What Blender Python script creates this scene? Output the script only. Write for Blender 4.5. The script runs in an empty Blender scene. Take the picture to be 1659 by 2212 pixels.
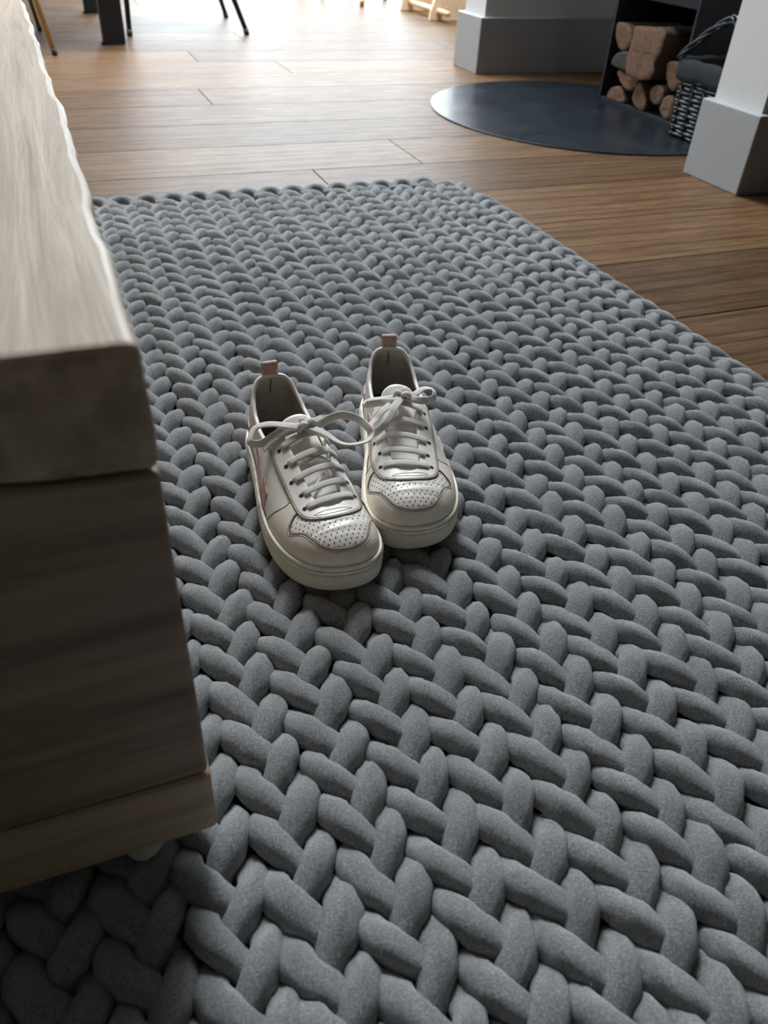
import bpy, bmesh, math, random
import numpy as np
from mathutils import Vector, Matrix
from mathutils.bvhtree import BVHTree
from mathutils.geometry import delaunay_2d_cdt, barycentric_transform

random.seed(7)
rng = np.random.default_rng(7)
scene = bpy.context.scene
COL = scene.collection
PI = math.pi

# ------------------------------------------------------------------ camera
CAM_H = 0.55
cam_data = bpy.data.cameras.new('camera')
cam = bpy.data.objects.new('camera', cam_data)
COL.objects.link(cam)
R_ = Vector((0.93054944, -0.36274058, 0.04997016))
U_ = Vector((0.19035671, 0.59581149, 0.78023906))
F_ = Vector((0.31279716, 0.71653887, -0.62348215))
cam.matrix_world = Matrix(((R_.x, U_.x, -F_.x, 0), (R_.y, U_.y, -F_.y, 0), (R_.z, U_.z, -F_.z, CAM_H), (0, 0, 0, 1)))
cam_data.sensor_fit = 'VERTICAL'
cam_data.sensor_height = 24.0
cam_data.lens = 1682.34 / 2212 * 24.0
cam_data.clip_start = 0.02
cam_data.dof.use_dof = True
cam_data.dof.focus_distance = 0.80
cam_data.dof.aperture_fstop = 5.5
scene.camera = cam

# ------------------------------------------------------------------ sky, window light, exposure
world = bpy.data.worlds.new('overcast_sky')
scene.world = world
world.use_nodes = True
bg = world.node_tree.nodes['Background']
# overcast sky: three times as bright overhead as at the horizon
wn = world.node_tree
wtc = wn.nodes.new('ShaderNodeTexCoord')
wsep = wn.nodes.new('ShaderNodeSeparateXYZ')
wn.links.new(wtc.outputs['Generated'], wsep.inputs[0])
wmr = wn.nodes.new('ShaderNodeMapRange')
wmr.inputs['From Min'].default_value, wmr.inputs['From Max'].default_value = 0.0, 1.0
wmr.inputs['To Min'].default_value, wmr.inputs['To Max'].default_value = 2.3, 7.8
wn.links.new(wsep.outputs['Z'], wmr.inputs['Value'])
wn.links.new(wmr.outputs[0], bg.inputs['Strength'])
bg.inputs['Color'].default_value = (0.90, 0.955, 1.0, 1)

WIN_FAR = dict(x0=0.60, x1=3.10, z0=0.03, z1=3.45, y=6.2)
WIN_LEFT = dict(y0=2.7, y1=5.3, z0=0.75, z1=2.25, x=-3.2)

ADDED_ROOF_OPENING = dict(x0=0.3, x1=2.0, y0=3.0, y1=4.6)  # roof opening added as extra top light, not a known part of the room


def portal(name, loc, rot, sx, sy):
    d = bpy.data.lights.new(name, 'AREA')
    d.shape = 'RECTANGLE'
    d.size, d.size_y = sx, sy
    d.cycles.is_portal = True
    o = bpy.data.objects.new(name, d)
    o.location, o.rotation_euler = loc, rot
    COL.objects.link(o)


portal('far_window_daylight', ((WIN_FAR['x0'] + WIN_FAR['x1']) / 2, WIN_FAR['y'] + 0.02, 1.74), (-PI / 2, 0, 0), 2.5, 3.42)
portal('left_window_daylight', (WIN_LEFT['x'] - 0.02, 4.0, 1.5), (0, -PI / 2, 0), 1.5, 2.6)
portal('added_roof_opening_portal', (1.15, 3.8, 3.72), (0, 0, 0), 1.7, 1.6)  # portal in the invented ceiling opening

scene.view_settings.view_transform = 'Standard'
scene.view_settings.look = 'None'
scene.view_settings.gamma = 1.0
scene.view_settings.use_curve_mapping = False
scene.view_settings.exposure = 2.65


# ------------------------------------------------------------------ node helpers
def new_mat(name):
    m = bpy.data.materials.new(name)
    m.use_nodes = True
    nt = m.node_tree
    b = nt.nodes['Principled BSDF']
    return m, nt, b


def node(nt, typ, **kw):
    n = nt.nodes.new(typ)
    for k, v in kw.items():
        if k in ('inputs',):
            for kk, vv in v.items():
                n.inputs[kk].default_value = vv
        else:
            setattr(n, k, v)
    return n


def ramp(nt, fac, stops):
    r = nt.nodes.new('ShaderNodeValToRGB')
    el = r.color_ramp.elements
    while len(el) < len(stops):
        el.new(0.5)
    for e, (p, c) in zip(el, stops):
        e.position = p
        e.color = (*c, 1) if len(c) == 3 else c
    nt.links.new(fac, r.inputs[0])
    return r.outputs[0]


def coords(nt, scale=(1, 1, 1), kind='Object', rnd=0.0, rot=(0, 0, 0)):
    tc = nt.nodes.new('ShaderNodeTexCoord')
    mp = nt.nodes.new('ShaderNodeMapping')
    mp.inputs['Scale'].default_value = scale
    mp.inputs['Rotation'].default_value = rot
    src = tc.outputs[kind]
    if rnd:
        oi = nt.nodes.new('ShaderNodeObjectInfo')
        mul = nt.nodes.new('ShaderNodeMath'); mul.operation = 'MULTIPLY'; mul.inputs[1].default_value = rnd
        nt.links.new(oi.outputs['Random'], mul.inputs[0])
        add = nt.nodes.new('ShaderNodeVectorMath'); add.operation = 'ADD'
        nt.links.new(src, add.inputs[0]); nt.links.new(mul.outputs[0], add.inputs[1])
        src = add.outputs[0]
    nt.links.new(src, mp.inputs[0])
    return mp.outputs[0]


def noise(nt, vec, scale, detail=4, rough=0.55, dist=0.0):
    n = node(nt, 'ShaderNodeTexNoise', inputs={'Scale': scale, 'Detail': detail, 'Roughness': rough, 'Distortion': dist})
    nt.links.new(vec, n.inputs['Vector'])
    return n.outputs['Fac']


def bump(nt, b, height, strength, distance=0.002):
    bp = node(nt, 'ShaderNodeBump', inputs={'Strength': strength, 'Distance': distance})
    nt.links.new(height, bp.inputs['Height'])
    nt.links.new(bp.outputs[0], b.inputs['Normal'])
    return bp


def mixc(nt, fac, a, c2, typ='MIX'):
    m = nt.nodes.new('ShaderNodeMix'); m.data_type = 'RGBA'; m.blend_type = typ
    for sock, v in ((m.inputs[0], fac), (m.inputs[6], a), (m.inputs[7], c2)):
        if isinstance(v, (int, float)):
            sock.default_value = v
        elif isinstance(v, tuple):
            sock.default_value = (*v, 1) if len(v) == 3 else v
        else:
            nt.links.new(v, sock)
    return m.outputs[2]


def plain(name, col, rough=0.6, metal=0.0, nscale=0, nstr=0.1, var=0.06, spec=0.5):
    m, nt, b = new_mat(name)
    b.inputs['Roughness'].default_value = rough
    b.inputs['Metallic'].default_value = metal
    b.inputs['Specular IOR Level'].default_value = spec
    v = coords(nt)
    f = noise(nt, v, nscale or 12, 5)
    lo = tuple(c * (1 - var) for c in col); hi = tuple(min(1, c * (1 + var)) for c in col)
    nt.links.new(ramp(nt, f, [(0.3, lo), (0.7, hi)]), b.inputs['Base Color'])
    if nscale:
        bump(nt, b, f, nstr)
    return m


M = {}
M['wall_paint'] = plain('wall_paint', (0.62, 0.61, 0.60), 0.75, nscale=180, nstr=0.06, var=0.02)
M['dark_paint'] = plain('dark_wall_paint', (0.11, 0.107, 0.10), 0.8, nscale=120, nstr=0.04, var=0.02)  # unseen walls darkened to cut bounce light in the room
M['base_paint'] = plain('baseboard_paint', (0.33, 0.33, 0.335), 0.55, nscale=120, nstr=0.04, var=0.02)
M['ceiling_paint'] = plain('ceiling_paint', (0.42, 0.42, 0.42), 0.8, nscale=100, nstr=0.05, var=0.02)
M['subfloor'] = plain('subfloor_gap', (0.05, 0.035, 0.025), 0.9)
M['frame_dark'] = plain('window_frame_paint', (0.06, 0.065, 0.07), 0.4)
M['terrace'] = plain('terrace_stone', (0.55, 0.55, 0.53), 0.8, nscale=40)


def make_floor_mat():
    m, nt, b = new_mat('oak_plank')
    v = coords(nt, (1, 9, 9), rnd=37.0)
    n1 = noise(nt, v, 2.2, 6, 0.6, 1.2)
    v2 = coords(nt, (3.0, 70, 70), rnd=23.0)
    n2 = noise(nt, v2, 4.0, 5, 0.65, 0.4)
    w = node(nt, 'ShaderNodeTexWave', wave_type='RINGS', inputs={'Scale': 1.6, 'Distortion': 9.0, 'Detail': 3.0, 'Detail Scale': 0.8})
    nt.links.new(coords(nt, (0.35, 7, 7), rnd=61.0), w.inputs['Vector'])
    c1 = ramp(nt, n1, [(0.25, (0.095, 0.053, 0.027)), (0.55, (0.146, 0.086, 0.045)), (0.85, (0.195, 0.122, 0.068))])
    c2 = ramp(nt, n2, [(0.38, (0.50, 0.45, 0.41)), (0.56, (1.05, 1.05, 1.05))])
    c3 = ramp(nt, w.outputs['Fac'], [(0.0, (0.45, 0.40, 0.36)), (0.30, (1, 1, 1))])
    c = mixc(nt, 0.8, c1, c2, 'MULTIPLY')
    c = mixc(nt, 0.6, c, c3, 'MULTIPLY')
    oi = nt.nodes.new('ShaderNodeObjectInfo')
    tint = ramp(nt, oi.outputs['Random'], [(0.0, (0.74, 0.71, 0.69)), (0.5, (0.97, 0.95, 0.93)), (1.0, (1.22, 1.18, 1.1))])
    c = mixc(nt, 1.0, c, tint, 'MULTIPLY')
    nt.links.new(c, b.inputs['Base Color'])
    b.inputs['Specular IOR Level'].default_value = 0.13
    nt.links.new(ramp(nt, n2, [(0.3, (0.52,) * 3), (0.7, (0.38,) * 3)]), b.inputs['Roughness'])
    bump(nt, b, n2, 0.35, 0.0015)
    return m


M['oak'] = make_floor_mat()


def make_felt():
    m, nt, b = new_mat('grey_wool_felt')
    v = coords(nt, kind='Generated')
    tc = nt.nodes.new('ShaderNodeNewGeometry')
    pos = tc.outputs['Position']
    f1 = noise(nt, pos, 520, 6, 0.75)
    f2 = noise(nt, pos, 45, 3, 0.5)
    f3 = noise(nt, pos, 2200, 2, 0.6)
    c = ramp(nt, f1, [(0.36, (0.10, 0.105, 0.106)), (0.5, (0.295, 0.303, 0.305)), (0.64, (0.62, 0.63, 0.634))])
    c2 = ramp(nt, f2, [(0.3, (0.82, 0.82, 0.82)), (0.7, (1.1, 1.1, 1.1))])
    c = mixc(nt, 1.0, c, c2, 'MULTIPLY')
    c3 = ramp(nt, f3, [(0.66, (0, 0, 0)), (0.74, (0.5, 0.5, 0.5))])
    c = mixc(nt, c3, c, (0.75, 0.76, 0.76))
    nt.links.new(c, b.inputs['Base Color'])
    b.inputs['Roughness'].default_value = 0.95
    b.inputs['Specular IOR Level'].default_value = 0.15
    b.inputs['Sheen Weight'].default_value = 1.0
    b.inputs['Sheen Roughness'].default_value = 0.5
    b.inputs['Sheen Tint'].default_value = (0.96, 0.98, 1.0, 1)
    ad = nt.nodes.new('ShaderNodeMath'); ad.operation = 'ADD'
    nt.links.new(f1, ad.inputs[0]); nt.links.new(f3, ad.inputs[1])
    bump(nt, b, ad.outputs[0], 0.9, 0.0022)
    return m


M['felt'] = make_felt()
M['rug_backing'] = plain('rug_backing', (0.10, 0.104, 0.106), 0.95)


# ------------------------------------------------------------------ mesh helpers
def obj(name, verts, faces, mat, parent=None, smooth=False, loc=None):
    me = bpy.data.meshes.new(name)
    me.from_pydata([tuple(v) for v in verts], [], [tuple(f) for f in faces])
    if smooth:
        me.polygons.foreach_set('use_smooth', [True] * len(me.polygons))
    me.update()
    if mat:
        me.materials.append(M[mat] if isinstance(mat, str) else mat)
    o = bpy.data.objects.new(name, me)
    COL.objects.link(o)
    if parent:
        o.parent = parent
    if loc:
        o.location = loc
    return o


def inst(name, me, parent=None, mw=None):
    o = bpy.data.objects.new(name, me)
    COL.objects.link(o)
    if parent:
        o.parent = parent
    if mw is not None:
        o.matrix_basis = mw
    return o


def empty(name, loc=(0, 0, 0), rz=0):
    o = bpy.data.objects.new(name, None)
    o.empty_display_size = 0.05
    o.location = loc
    o.rotation_euler = (0, 0, rz)
    COL.objects.link(o)
    return o


def tag(o, label, cat, group=None):
    o['label'] = label
    o['category'] = cat
    if group:
        o['group'] = group
    return o


def struct(o):
    o['kind'] = 'structure'
    return o


BOXF = [(0, 3, 2, 1), (4, 5, 6, 7), (0, 1, 5, 4), (1, 2, 6, 5), (2, 3, 7, 6), (3, 0, 4, 7)]


def box_v(x0, x1, y0, y1, z0, z1):
    return [(x0, y0, z0), (x1, y0, z0), (x1, y1, z0), (x0, y1, z0), (x0, y0, z1), (x1, y0, z1), (x1, y1, z1), (x0, y1, z1)]


def bevel(o, w=0.003, seg=2):
    md = o.modifiers.new('bevel', 'BEVEL')
    md.width, md.segments = w, seg
    md.limit_method = 'ANGLE'
    return o


def box(name, x0, x1, y0, y1, z0, z1, mat, parent=None, bev=0.0):
    o = obj(name, box_v(x0, x1, y0, y1, z0, z1), BOXF, mat, parent)
    if bev:
        bevel(o, bev)
    return o


def boxes(name, lst, mat, parent=None, bev=0.0):
    V, F = [], []
    for b in lst:
        n = len(V)
        V += box_v(*b)
        F += [tuple(i + n for i in f) for f in BOXF]
    o = obj(name, V, F, mat, parent)
    if bev:
        bevel(o, bev)
    return o


def sweep(path, ups, w, t, nseg=12, power=2.0, taper=None, caps=True):
    """ribbon / tube along path; half width w (side), half thickness t (up)."""
    P = np.array(path, float)
    N = len(P)
    T = np.gradient(P, axis=0)
    T /= np.linalg.norm(T, axis=1)[:, None] + 1e-12
    Up = np.array(ups, float)
    if Up.ndim == 1:
        Up = np.tile(Up, (N, 1))
    S = np.cross(T, Up)
    S /= np.linalg.norm(S, axis=1)[:, None] + 1e-12
    Up = np.cross(S, T)
    a = np.linspace(0, 2 * PI, nseg, endpoint=False)
    ca = np.sign(np.cos(a)) * np.abs(np.cos(a)) ** (2 / power)
    sa = np.sign(np.sin(a)) * np.abs(np.sin(a)) ** (2 / power)
    tp = np.ones(N) if taper is None else np.array(taper, float)
    wv = np.broadcast_to(np.asarray(w, float), (N,)) * tp
    tv = np.broadcast_to(np.asarray(t, float), (N,)) * tp
    V = P[:, None, :] + S[:, None, :] * (ca[None, :, None] * wv[:, None, None]) + Up[:, None, :] * (sa[None, :, None] * tv[:, None, None])
    V = V.reshape(-1, 3)
    F = []
    for i in range(N - 1):
        for j in range(nseg):
            k = (j + 1) % nseg
            F.append((i * nseg + j, i * nseg + k, (i + 1) * nseg + k, (i + 1) * nseg + j))
    if caps:
        F.append(tuple(range(nseg))[::-1])
        F.append(tuple((N - 1) * nseg + j for j in range(nseg)))
    # orient outward (S x Up = -T direction check)
    F = [f[::-1] for f in F]
    return V, F


def spline(pts, n, closed=False):
    P = np.array(pts, float)
    m = len(P)
    out = []
    segs = m if closed else m - 1
    for i in range(segs):
        if closed:
            p0, p1, p2, p3 = P[(i - 1) % m], P[i], P[(i + 1) % m], P[(i + 2) % m]
        else:
            p1, p2 = P[i], P[i + 1]
            p0 = P[i - 1] if i else 2 * p1 - p2
            p3 = P[i + 2] if i + 2 < m else 2 * p2 - p1
        for t in np.linspace(0, 1, 16, endpoint=False):
            out.append(0.5 * ((2 * p1) + (-p0 + p2) * t + (2 * p0 - 5 * p1 + 4 * p2 - p3) * t * t + (-p0 + 3 * p1 - 3 * p2 + p3) * t ** 3))
    out.append(P[0] if closed else P[-1])
    out = np.array(out)
    d = np.r_[0, np.cumsum(np.linalg.norm(np.diff(out, axis=0), axis=1))]
    q = np.linspace(0, d[-1], n, endpoint=not closed)
    return np.stack([np.interp(q, d, out[:, k]) for k in range(out.shape[1])], 1)


def join_geo(parts):
    V, F = [], []
    for v, f in parts:
        n = len(V)
        V += [tuple(p) for p in v]
        F += [tuple(i + n for i in ff) for ff in f]
    return V, F


# ================================================================== THE SETTING
RX0, RX1, RY0, RY1, RH = -3.2, 3.7, -2.3, 6.2, 3.6  # height invented for the light: a taller far window softens the shadows
fl = struct(box('floor', RX0 - 0.1, RX1 + 0.1, RY0 - 0.1, RY1 + 0.1, -0.06, -0.012, 'subfloor'))
# oak planks, each its own piece
plank_mesh = {}


def plank(x0, x1, y0):
    key = round(x1 - x0, 3)
    if key not in plank_mesh:
        L = x1 - x0
        g = 0.0008
        o = obj('plank', box_v(g, L - g, g, 0.2445 - g, -0.012, 0), BOXF, 'oak', fl)
        bm = bmesh.new(); bm.from_mesh(o.data)
        ed = [e for e in bm.edges if all(abs(v.co.z) < 1e-6 for v in e.verts)]
        bmesh.ops.bevel(bm, geom=ed, offset=0.0012, segments=1, affect='EDGES')
        bm.to_mesh(o.data); bm.free()
        plank_mesh[key] = o.data
    else:
        o = inst('plank', plank_mesh[key], fl)
    o.location = (x0, y0, 0)
    return o


k0 = int((RY0 - 0.975) / 0.2445) - 1
for k in range(k0, 24):
    y = 0.975 + 0.2445 * k
    if y > RY1:
        break
    x = RX0 - 0.1 - random.choice((0.0, 0.3, 0.6, 0.9, 1.2))
    if k == 7:
        x = 0.505 - 2.1 * 2
    while x < RX1 + 0.1:
        plank(x, x + 2.1, y)
        x += 2.1

r = ADDED_ROOF_OPENING
struct(boxes('ceiling', [(RX0 - 0.1, r['x0'], RY0 - 0.1, RY1 + 0.1, RH, RH + 0.1), (r['x1'], RX1 + 0.1, RY0 - 0.1, RY1 + 0.1, RH, RH + 0.1),
                         (r['x0'], r['x1'], RY0 - 0.1, r['y0'], RH, RH + 0.1), (r['x0'], r['x1'], r['y1'], RY1 + 0.1, RH, RH + 0.1)], 'ceiling_paint'))
struct(box('wall_right', RX1, RX1 + 0.1, RY0, RY1, 0, RH, 'dark_paint'))
struct(box('wall_back', RX0, RX1, RY0 - 0.1, RY0, 0, RH, 'dark_paint'))
w = WIN_FAR
struct(boxes('wall_far', [(RX0, w['x0'], RY1, RY1 + 0.15, 0, RH), (w['x1'], RX1, RY1, RY1 + 0.15, 0, RH),
                          (w['x0'], w['x1'], RY1, RY1 + 0.15, w['z1'], RH), (w['x0'], w['x1'], RY1, RY1 + 0.15, 0, w['z0'])], 'wall_paint'))
q = WIN_LEFT
struct(boxes('wall_left', [(RX0 - 0.15, RX0, RY0, q['y0'], 0, RH), (RX0 - 0.15, RX0, q['y1'], RY1, 0, RH),
                           (RX0 - 0.15, RX0, q['y0'], q['y1'], q['z1'], RH), (RX0 - 0.15, RX0, q['y0'], q['y1'], 0, q['z0'])], 'dark_paint'))
# window frames (three glazed doors far, two sashes left)
xs = np.linspace(w['x0'], w['x1'], 3)
fr = [(x - 0.03, x + 0.03, RY1 + 0.03, RY1 + 0.09, w['z0'], w['z1']) for x in xs]
fr += [(w['x0'], w['x1'], RY1 + 0.03, RY1 + 0.09, z, z + 0.06) for z in (w['z0'], w['z1'] - 0.06)]
win1 = struct(boxes('window_1', fr, 'frame_dark', bev=0.004))
ys = np.linspace(q['y0'], q['y1'], 3)
fr = [(RX0 - 0.09, RX0 - 0.03, y - 0.03, y + 0.03, q['z0'], q['z1']) for y in ys]
fr += [(RX0 - 0.09, RX0 - 0.03, q['y0'], q['y1'], z, z + 0.06) for z in (q['z0'], q['z1'] - 0.06)]
win2 = struct(boxes('window_2', fr, 'frame_dark', bev=0.004))


def make_glass(name='window_glass', tint=(0.75, 0.77, 0.77, 1)):
    m, nt, b = new_mat(name)
    nt.nodes.remove(b)
    out = nt.nodes['Material Output']
    tr = node(nt, 'ShaderNodeBsdfTransparent', inputs={'Color': tint})
    gl = node(nt, 'ShaderNodeBsdfGlossy', inputs={'Roughness': 0.02})
    mx = node(nt, 'ShaderNodeMixShader', inputs={0: 0.05})
    nt.links.new(tr.outputs[0], mx.inputs[1]); nt.links.new(gl.outputs[0], mx.inputs[2])
    nt.links.new(mx.outputs[0], out.inputs['Surface'])
    return m


M['glass'] = make_glass()  # its tint lowers the left window's light too
M['glass_tinted'] = make_glass('light_dimming_glass', (0.60, 0.62, 0.63, 1))  # tint made up to dim the far window's light and floor reflection
for i in range(2):
    box('pane', xs[i] + 0.03, xs[i + 1] - 0.03, RY1 + 0.056, RY1 + 0.062, w['z0'] + 0.06, w['z1'] - 0.06, 'glass_tinted', win1)
    box('pane', RX0 - 0.062, RX0 - 0.056, ys[i] + 0.03, ys[i + 1] - 0.03, q['z0'] + 0.06, q['z1'] - 0.06, 'glass', win2)
struct(box('terrace_ground', -12, 12, RY1 + 0.16, 20, -0.12, -0.06, 'terrace'))

# chimney breast: two piers, lintel, back
NP = dict(x=1.568, y0=1.538, y1=1.745, h=0.180)
FP = dict(x=1.622, y0=3.093, y1=3.301, h=0.191)
BK = 2.46
struct(box('wall_chimney_near', NP['x'] + 0.022, BK, NP['y0'] + 0.022, NP['y1'] - 0.018, 0, RH, 'wall_paint'))
struct(box('wall_chimney_far', FP['x'] + 0.022, BK, FP['y0'] + 0.018, FP['y1'] - 0.022, 0, RH, 'wall_paint'))
struct(box('wall_chimney_top', FP['x'] - 0.01, BK, NP['y1'] - 0.018, FP['y0'] + 0.018, 1.27, RH, 'wall_paint'))
struct(box('wall_chimney_back', BK - 0.08, BK, NP['y1'] - 0.018, FP['y0'] + 0.018, 0, 1.27, 'wall_paint'))
struct(box('baseboard_near', NP['x'], BK + 0.02, NP['y0'], NP['y1'], 0, NP['h'], 'base_paint', bev=0.003))
struct(box('baseboard_far', FP['x'], BK - 0.08, FP['y0'], FP['y1'], 0, FP['h'], 'base_paint', bev=0.003))


# ================================================================== HEARTH, STOVE, LOGS, BASKET
def make_steel():
    m, nt, b = new_mat('blued_steel')
    v = coords(nt)
    f = noise(nt, v, 3.5, 6, 0.6, 0.6)
    f2 = noise(nt, v, 60, 3)
    nt.links.new(ramp(nt, f, [(0.3, (0.006, 0.009, 0.014)), (0.7, (0.013, 0.018, 0.025))]), b.inputs['Base Color'])
    nt.links.new(ramp(nt, f, [(0.3, (0.24,) * 3), (0.75, (0.36,) * 3)]), b.inputs['Roughness'])
    b.inputs['Specular IOR Level'].default_value = 0.35
    bump(nt, b, f2, 0.02, 0.001)
    return m


M['steel'] = make_steel()
M['steel_dark'] = plain('matt_black_steel', (0.014, 0.017, 0.022), 0.55, nscale=50, nstr=0.03, var=0.2)
HC, HRAD = (1.70, 2.412), 0.5255
pts = [(HC[0] + HRAD * math.cos(a), HC[1] + HRAD * math.sin(a)) for a in np.linspace(0, 2 * PI, 128, endpoint=False)]
V = [(x, y, 0.0) for x, y in pts] + [(x, y, 0.005) for x, y in pts]
F = [tuple(range(127, -1, -1)), tuple(range(128, 256))] + [(i, (i + 1) % 128, 128 + (i + 1) % 128, 128 + i) for i in range(128)]
hearth = bevel(obj('hearth_plate', V, F, 'steel'), 0.0012, 2)
tag(hearth, 'round dark blue steel hearth plate lying on the oak floor', 'hearth')

SX0, SX1, SY0, SY1 = 1.865, 2.34, 2.19, 2.60
stove = tag(empty('wood_stove', (1.865, 2.395, 0.005)), 'black steel wood stove with an open log niche standing on the hearth plate', 'stove')


def sbox(name, x0, x1, y0, y1, z0, z1, mat, parent=None, bev=0.0):
    p = parent or stove
    o = box(name, x0, x1, y0, y1, z0, z1, mat, p, bev)
    o.matrix_parent_inverse = Matrix.Translation((-1.865, -2.395, -0.005))
    if parent:
        o.matrix_parent_inverse = Matrix()
    return o


sbox('side_panel', SX0, SX1, SY0, SY0 + 0.008, 0.005, 0.95, 'steel_dark', bev=0.001)
sbox('side_panel', SX0, SX1, SY1 - 0.008, SY1, 0.005, 0.95, 'steel_dark', bev=0.001)
sbox('niche_floor', SX0 + 0.004, SX1, SY0 + 0.008, SY1 - 0.008, 0.005, 0.016, 'steel_dark', bev=0.001)
sbox('back_panel', SX1 - 0.008, SX1, SY0 + 0.008, SY1 - 0.008, 0.016, 0.95, 'steel_dark')
sbox('niche_top', SX0 + 0.002, SX1 - 0.008, SY0 + 0.008, SY1 - 0.008, 0.318, 0.345, 'steel', bev=0.002)
sbox('firebox_body', SX0 + 0.02, SX1 - 0.01, SY0 + 0.008, SY1 - 0.008, 0.345, 0.95, 'steel_dark')
dr = sbox('firebox_door', SX0 - 0.004, SX0 + 0.02, SY0 + 0.02, SY1 - 0.02, 0.37, 0.90, 'steel', bev=0.003)
gl = sbox('door_glass', SX0 - 0.006, SX0 - 0.003, SY0 + 0.06, SY1 - 0.06, 0.44, 0.85, 'frame_dark', dr)
hd = sbox('door_handle', SX0 - 0.03, SX0 - 0.004, SY0 + 0.03, SY0 + 0.045, 0.55, 0.72, 'steel', dr, 0.003)
sbox('top_plate', SX0 - 0.005, SX1 + 0.005, SY0 - 0.005, SY1 + 0.005, 0.95, 0.965, 'steel', bev=0.003)
a_ = np.linspace(0, 2 * PI, 32, endpoint=False)
V = [(2.12 + 0.075 * math.cos(a), 2.395 + 0.075 * math.sin(a), z) for z in (0.965, 1.26) for a in a_]
o = obj('flue_pipe', V, [(i, (i + 1) % 32, 32 + (i + 1) % 32, 32 + i) for i in range(32)], 'steel_dark', stove, True)
o.matrix_parent_inverse = Matrix.Translation((-1.865, -2.395, -0.005))


def make_logwood(name, end, dark):
    m, nt, b = new_mat(name)
    v = coords(nt, (1, 1, 1), rnd=11.0)
    f = noise(nt, v, 60, 6, 0.7, 0.6)
    g = noise(nt, v, 260, 4, 0.7)
    nt.links.new(ramp(nt, f, [(0.25, dark), (0.5, end), (0.8, tuple(min(1, c * 1.45) for c in end))]), b.inputs['Base Color'])
    b.inputs['Roughness'].default_value = 0.85
    ad = nt.nodes.new('ShaderNodeMath'); ad.operation = 'ADD'
    nt.links.new(f, ad.inputs[0]); nt.links.new(g, ad.inputs[1])
    bump(nt, b, ad.outputs[0], 1.0, 0.008)
    return m


def make_bark():
    m, nt, b = new_mat('split_log_side')
    v = coords(nt, (6, 60, 60), rnd=5.0)
    f = noise(nt, v, 1.0, 6, 0.65, 0.5)
    nt.links.new(ramp(nt, f, [(0.3, (0.06, 0.036, 0.024)), (0.7, (0.14, 0.088, 0.058))]), b.inputs['Base Color'])
    b.inputs['Roughness'].default_value = 0.9
    bump(nt, b, f, 0.6, 0.004)
    return m


M['log_end'] = make_logwood('fresh_split_wood', (0.25, 0.135, 0.080), (0.11, 0.058, 0.034))
M['log_grey'] = make_logwood('weathered_log_end', (0.085, 0.075, 0.062), (0.05, 0.045, 0.038))
M['log_side'] = make_bark()


def log(poly, x, L, label, endmat='log_end', rough=0.0012, sharp=False):
    P = spline(poly, 26, True)
    if sharp:
        A = np.array(list(poly) + [poly[0]], float)
        dd = np.r_[0, np.cumsum(np.linalg.norm(np.diff(A, axis=0), axis=1))]
        qq = np.linspace(0, dd[-1], 44, endpoint=False)
        P = np.stack([np.interp(qq, dd, A[:, 0]), np.interp(qq, dd, A[:, 1])], 1)
    cy, cz = P.mean(0)
    rings = []
    V, F = [], []
    # end face rings (towards -X) then body rings
    prof = [(0.0, 0.0), (0.0, 0.25), (0.0, 0.5), (0.0, 0.75), (0.0, 0.93), (0.004, 1.0)] + [(L * f, 1.0) for f in (0.2, 0.4, 0.6, 0.8)] + [(L - 0.003, 1.0), (L, 0.9), (L, 0.4), (L, 0.0)]
    rs = np.random.default_rng(abs(hash(label)) % 1000 if False else len(label) * 7 + int(cy * 1000))
    ph = rs.uniform(0, 6.28, 6)
    n = len(P)
    for i, (dx, s) in enumerate(prof):
        for j in range(n):
            jit = rs.normal(0, rough) if (0 < s < 1 and dx < 0.01) else 0
            wob = 1 + 0.025 * math.sin(ph[0] + dx * 20 + j * 0.7) if s == 1 else 1
            V.append((x + dx + jit, cy + (P[j, 0] - cy) * s * wob, cz + (P[j, 1] - cz) * s * wob))
    for i in range(len(prof) - 1):
        for j in range(n):
            k = (j + 1) % n
            F.append((i * n + j, i * n + k, (i + 1) * n + k, (i + 1) * n + j))
    # recentre to base
    zb = min(v[2] for v in V)
    base = (x, cy, zb)
    V = [(a - x, b - cy, c - zb) for a, b, c in V]
    root = empty('firewood_log', base)
    tag(root, label, 'log', 'firewood stacked in the stove niche')
    body = obj('split_side', V, [f for f in F if min(f) >= 5 * n], 'log_side', root, True)
    end = obj('cut_end', V, [f for f in F if max(f) < 6 * n], endmat, root, True)
    for o in (body, end):
        bm = bmesh.new(); bm.from_mesh(o.data)
        bmesh.ops.remove_doubles(bm, verts=bm.verts, dist=1e-5)
        loose = [v for v in bm.verts if not v.link_faces]
        bmesh.ops.delete(bm, geom=loose, context='VERTS')
        bmesh.ops.recalc_face_normals(bm, faces=bm.faces)
        bm.to_mesh(o.data); bm.free()
    return root


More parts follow.
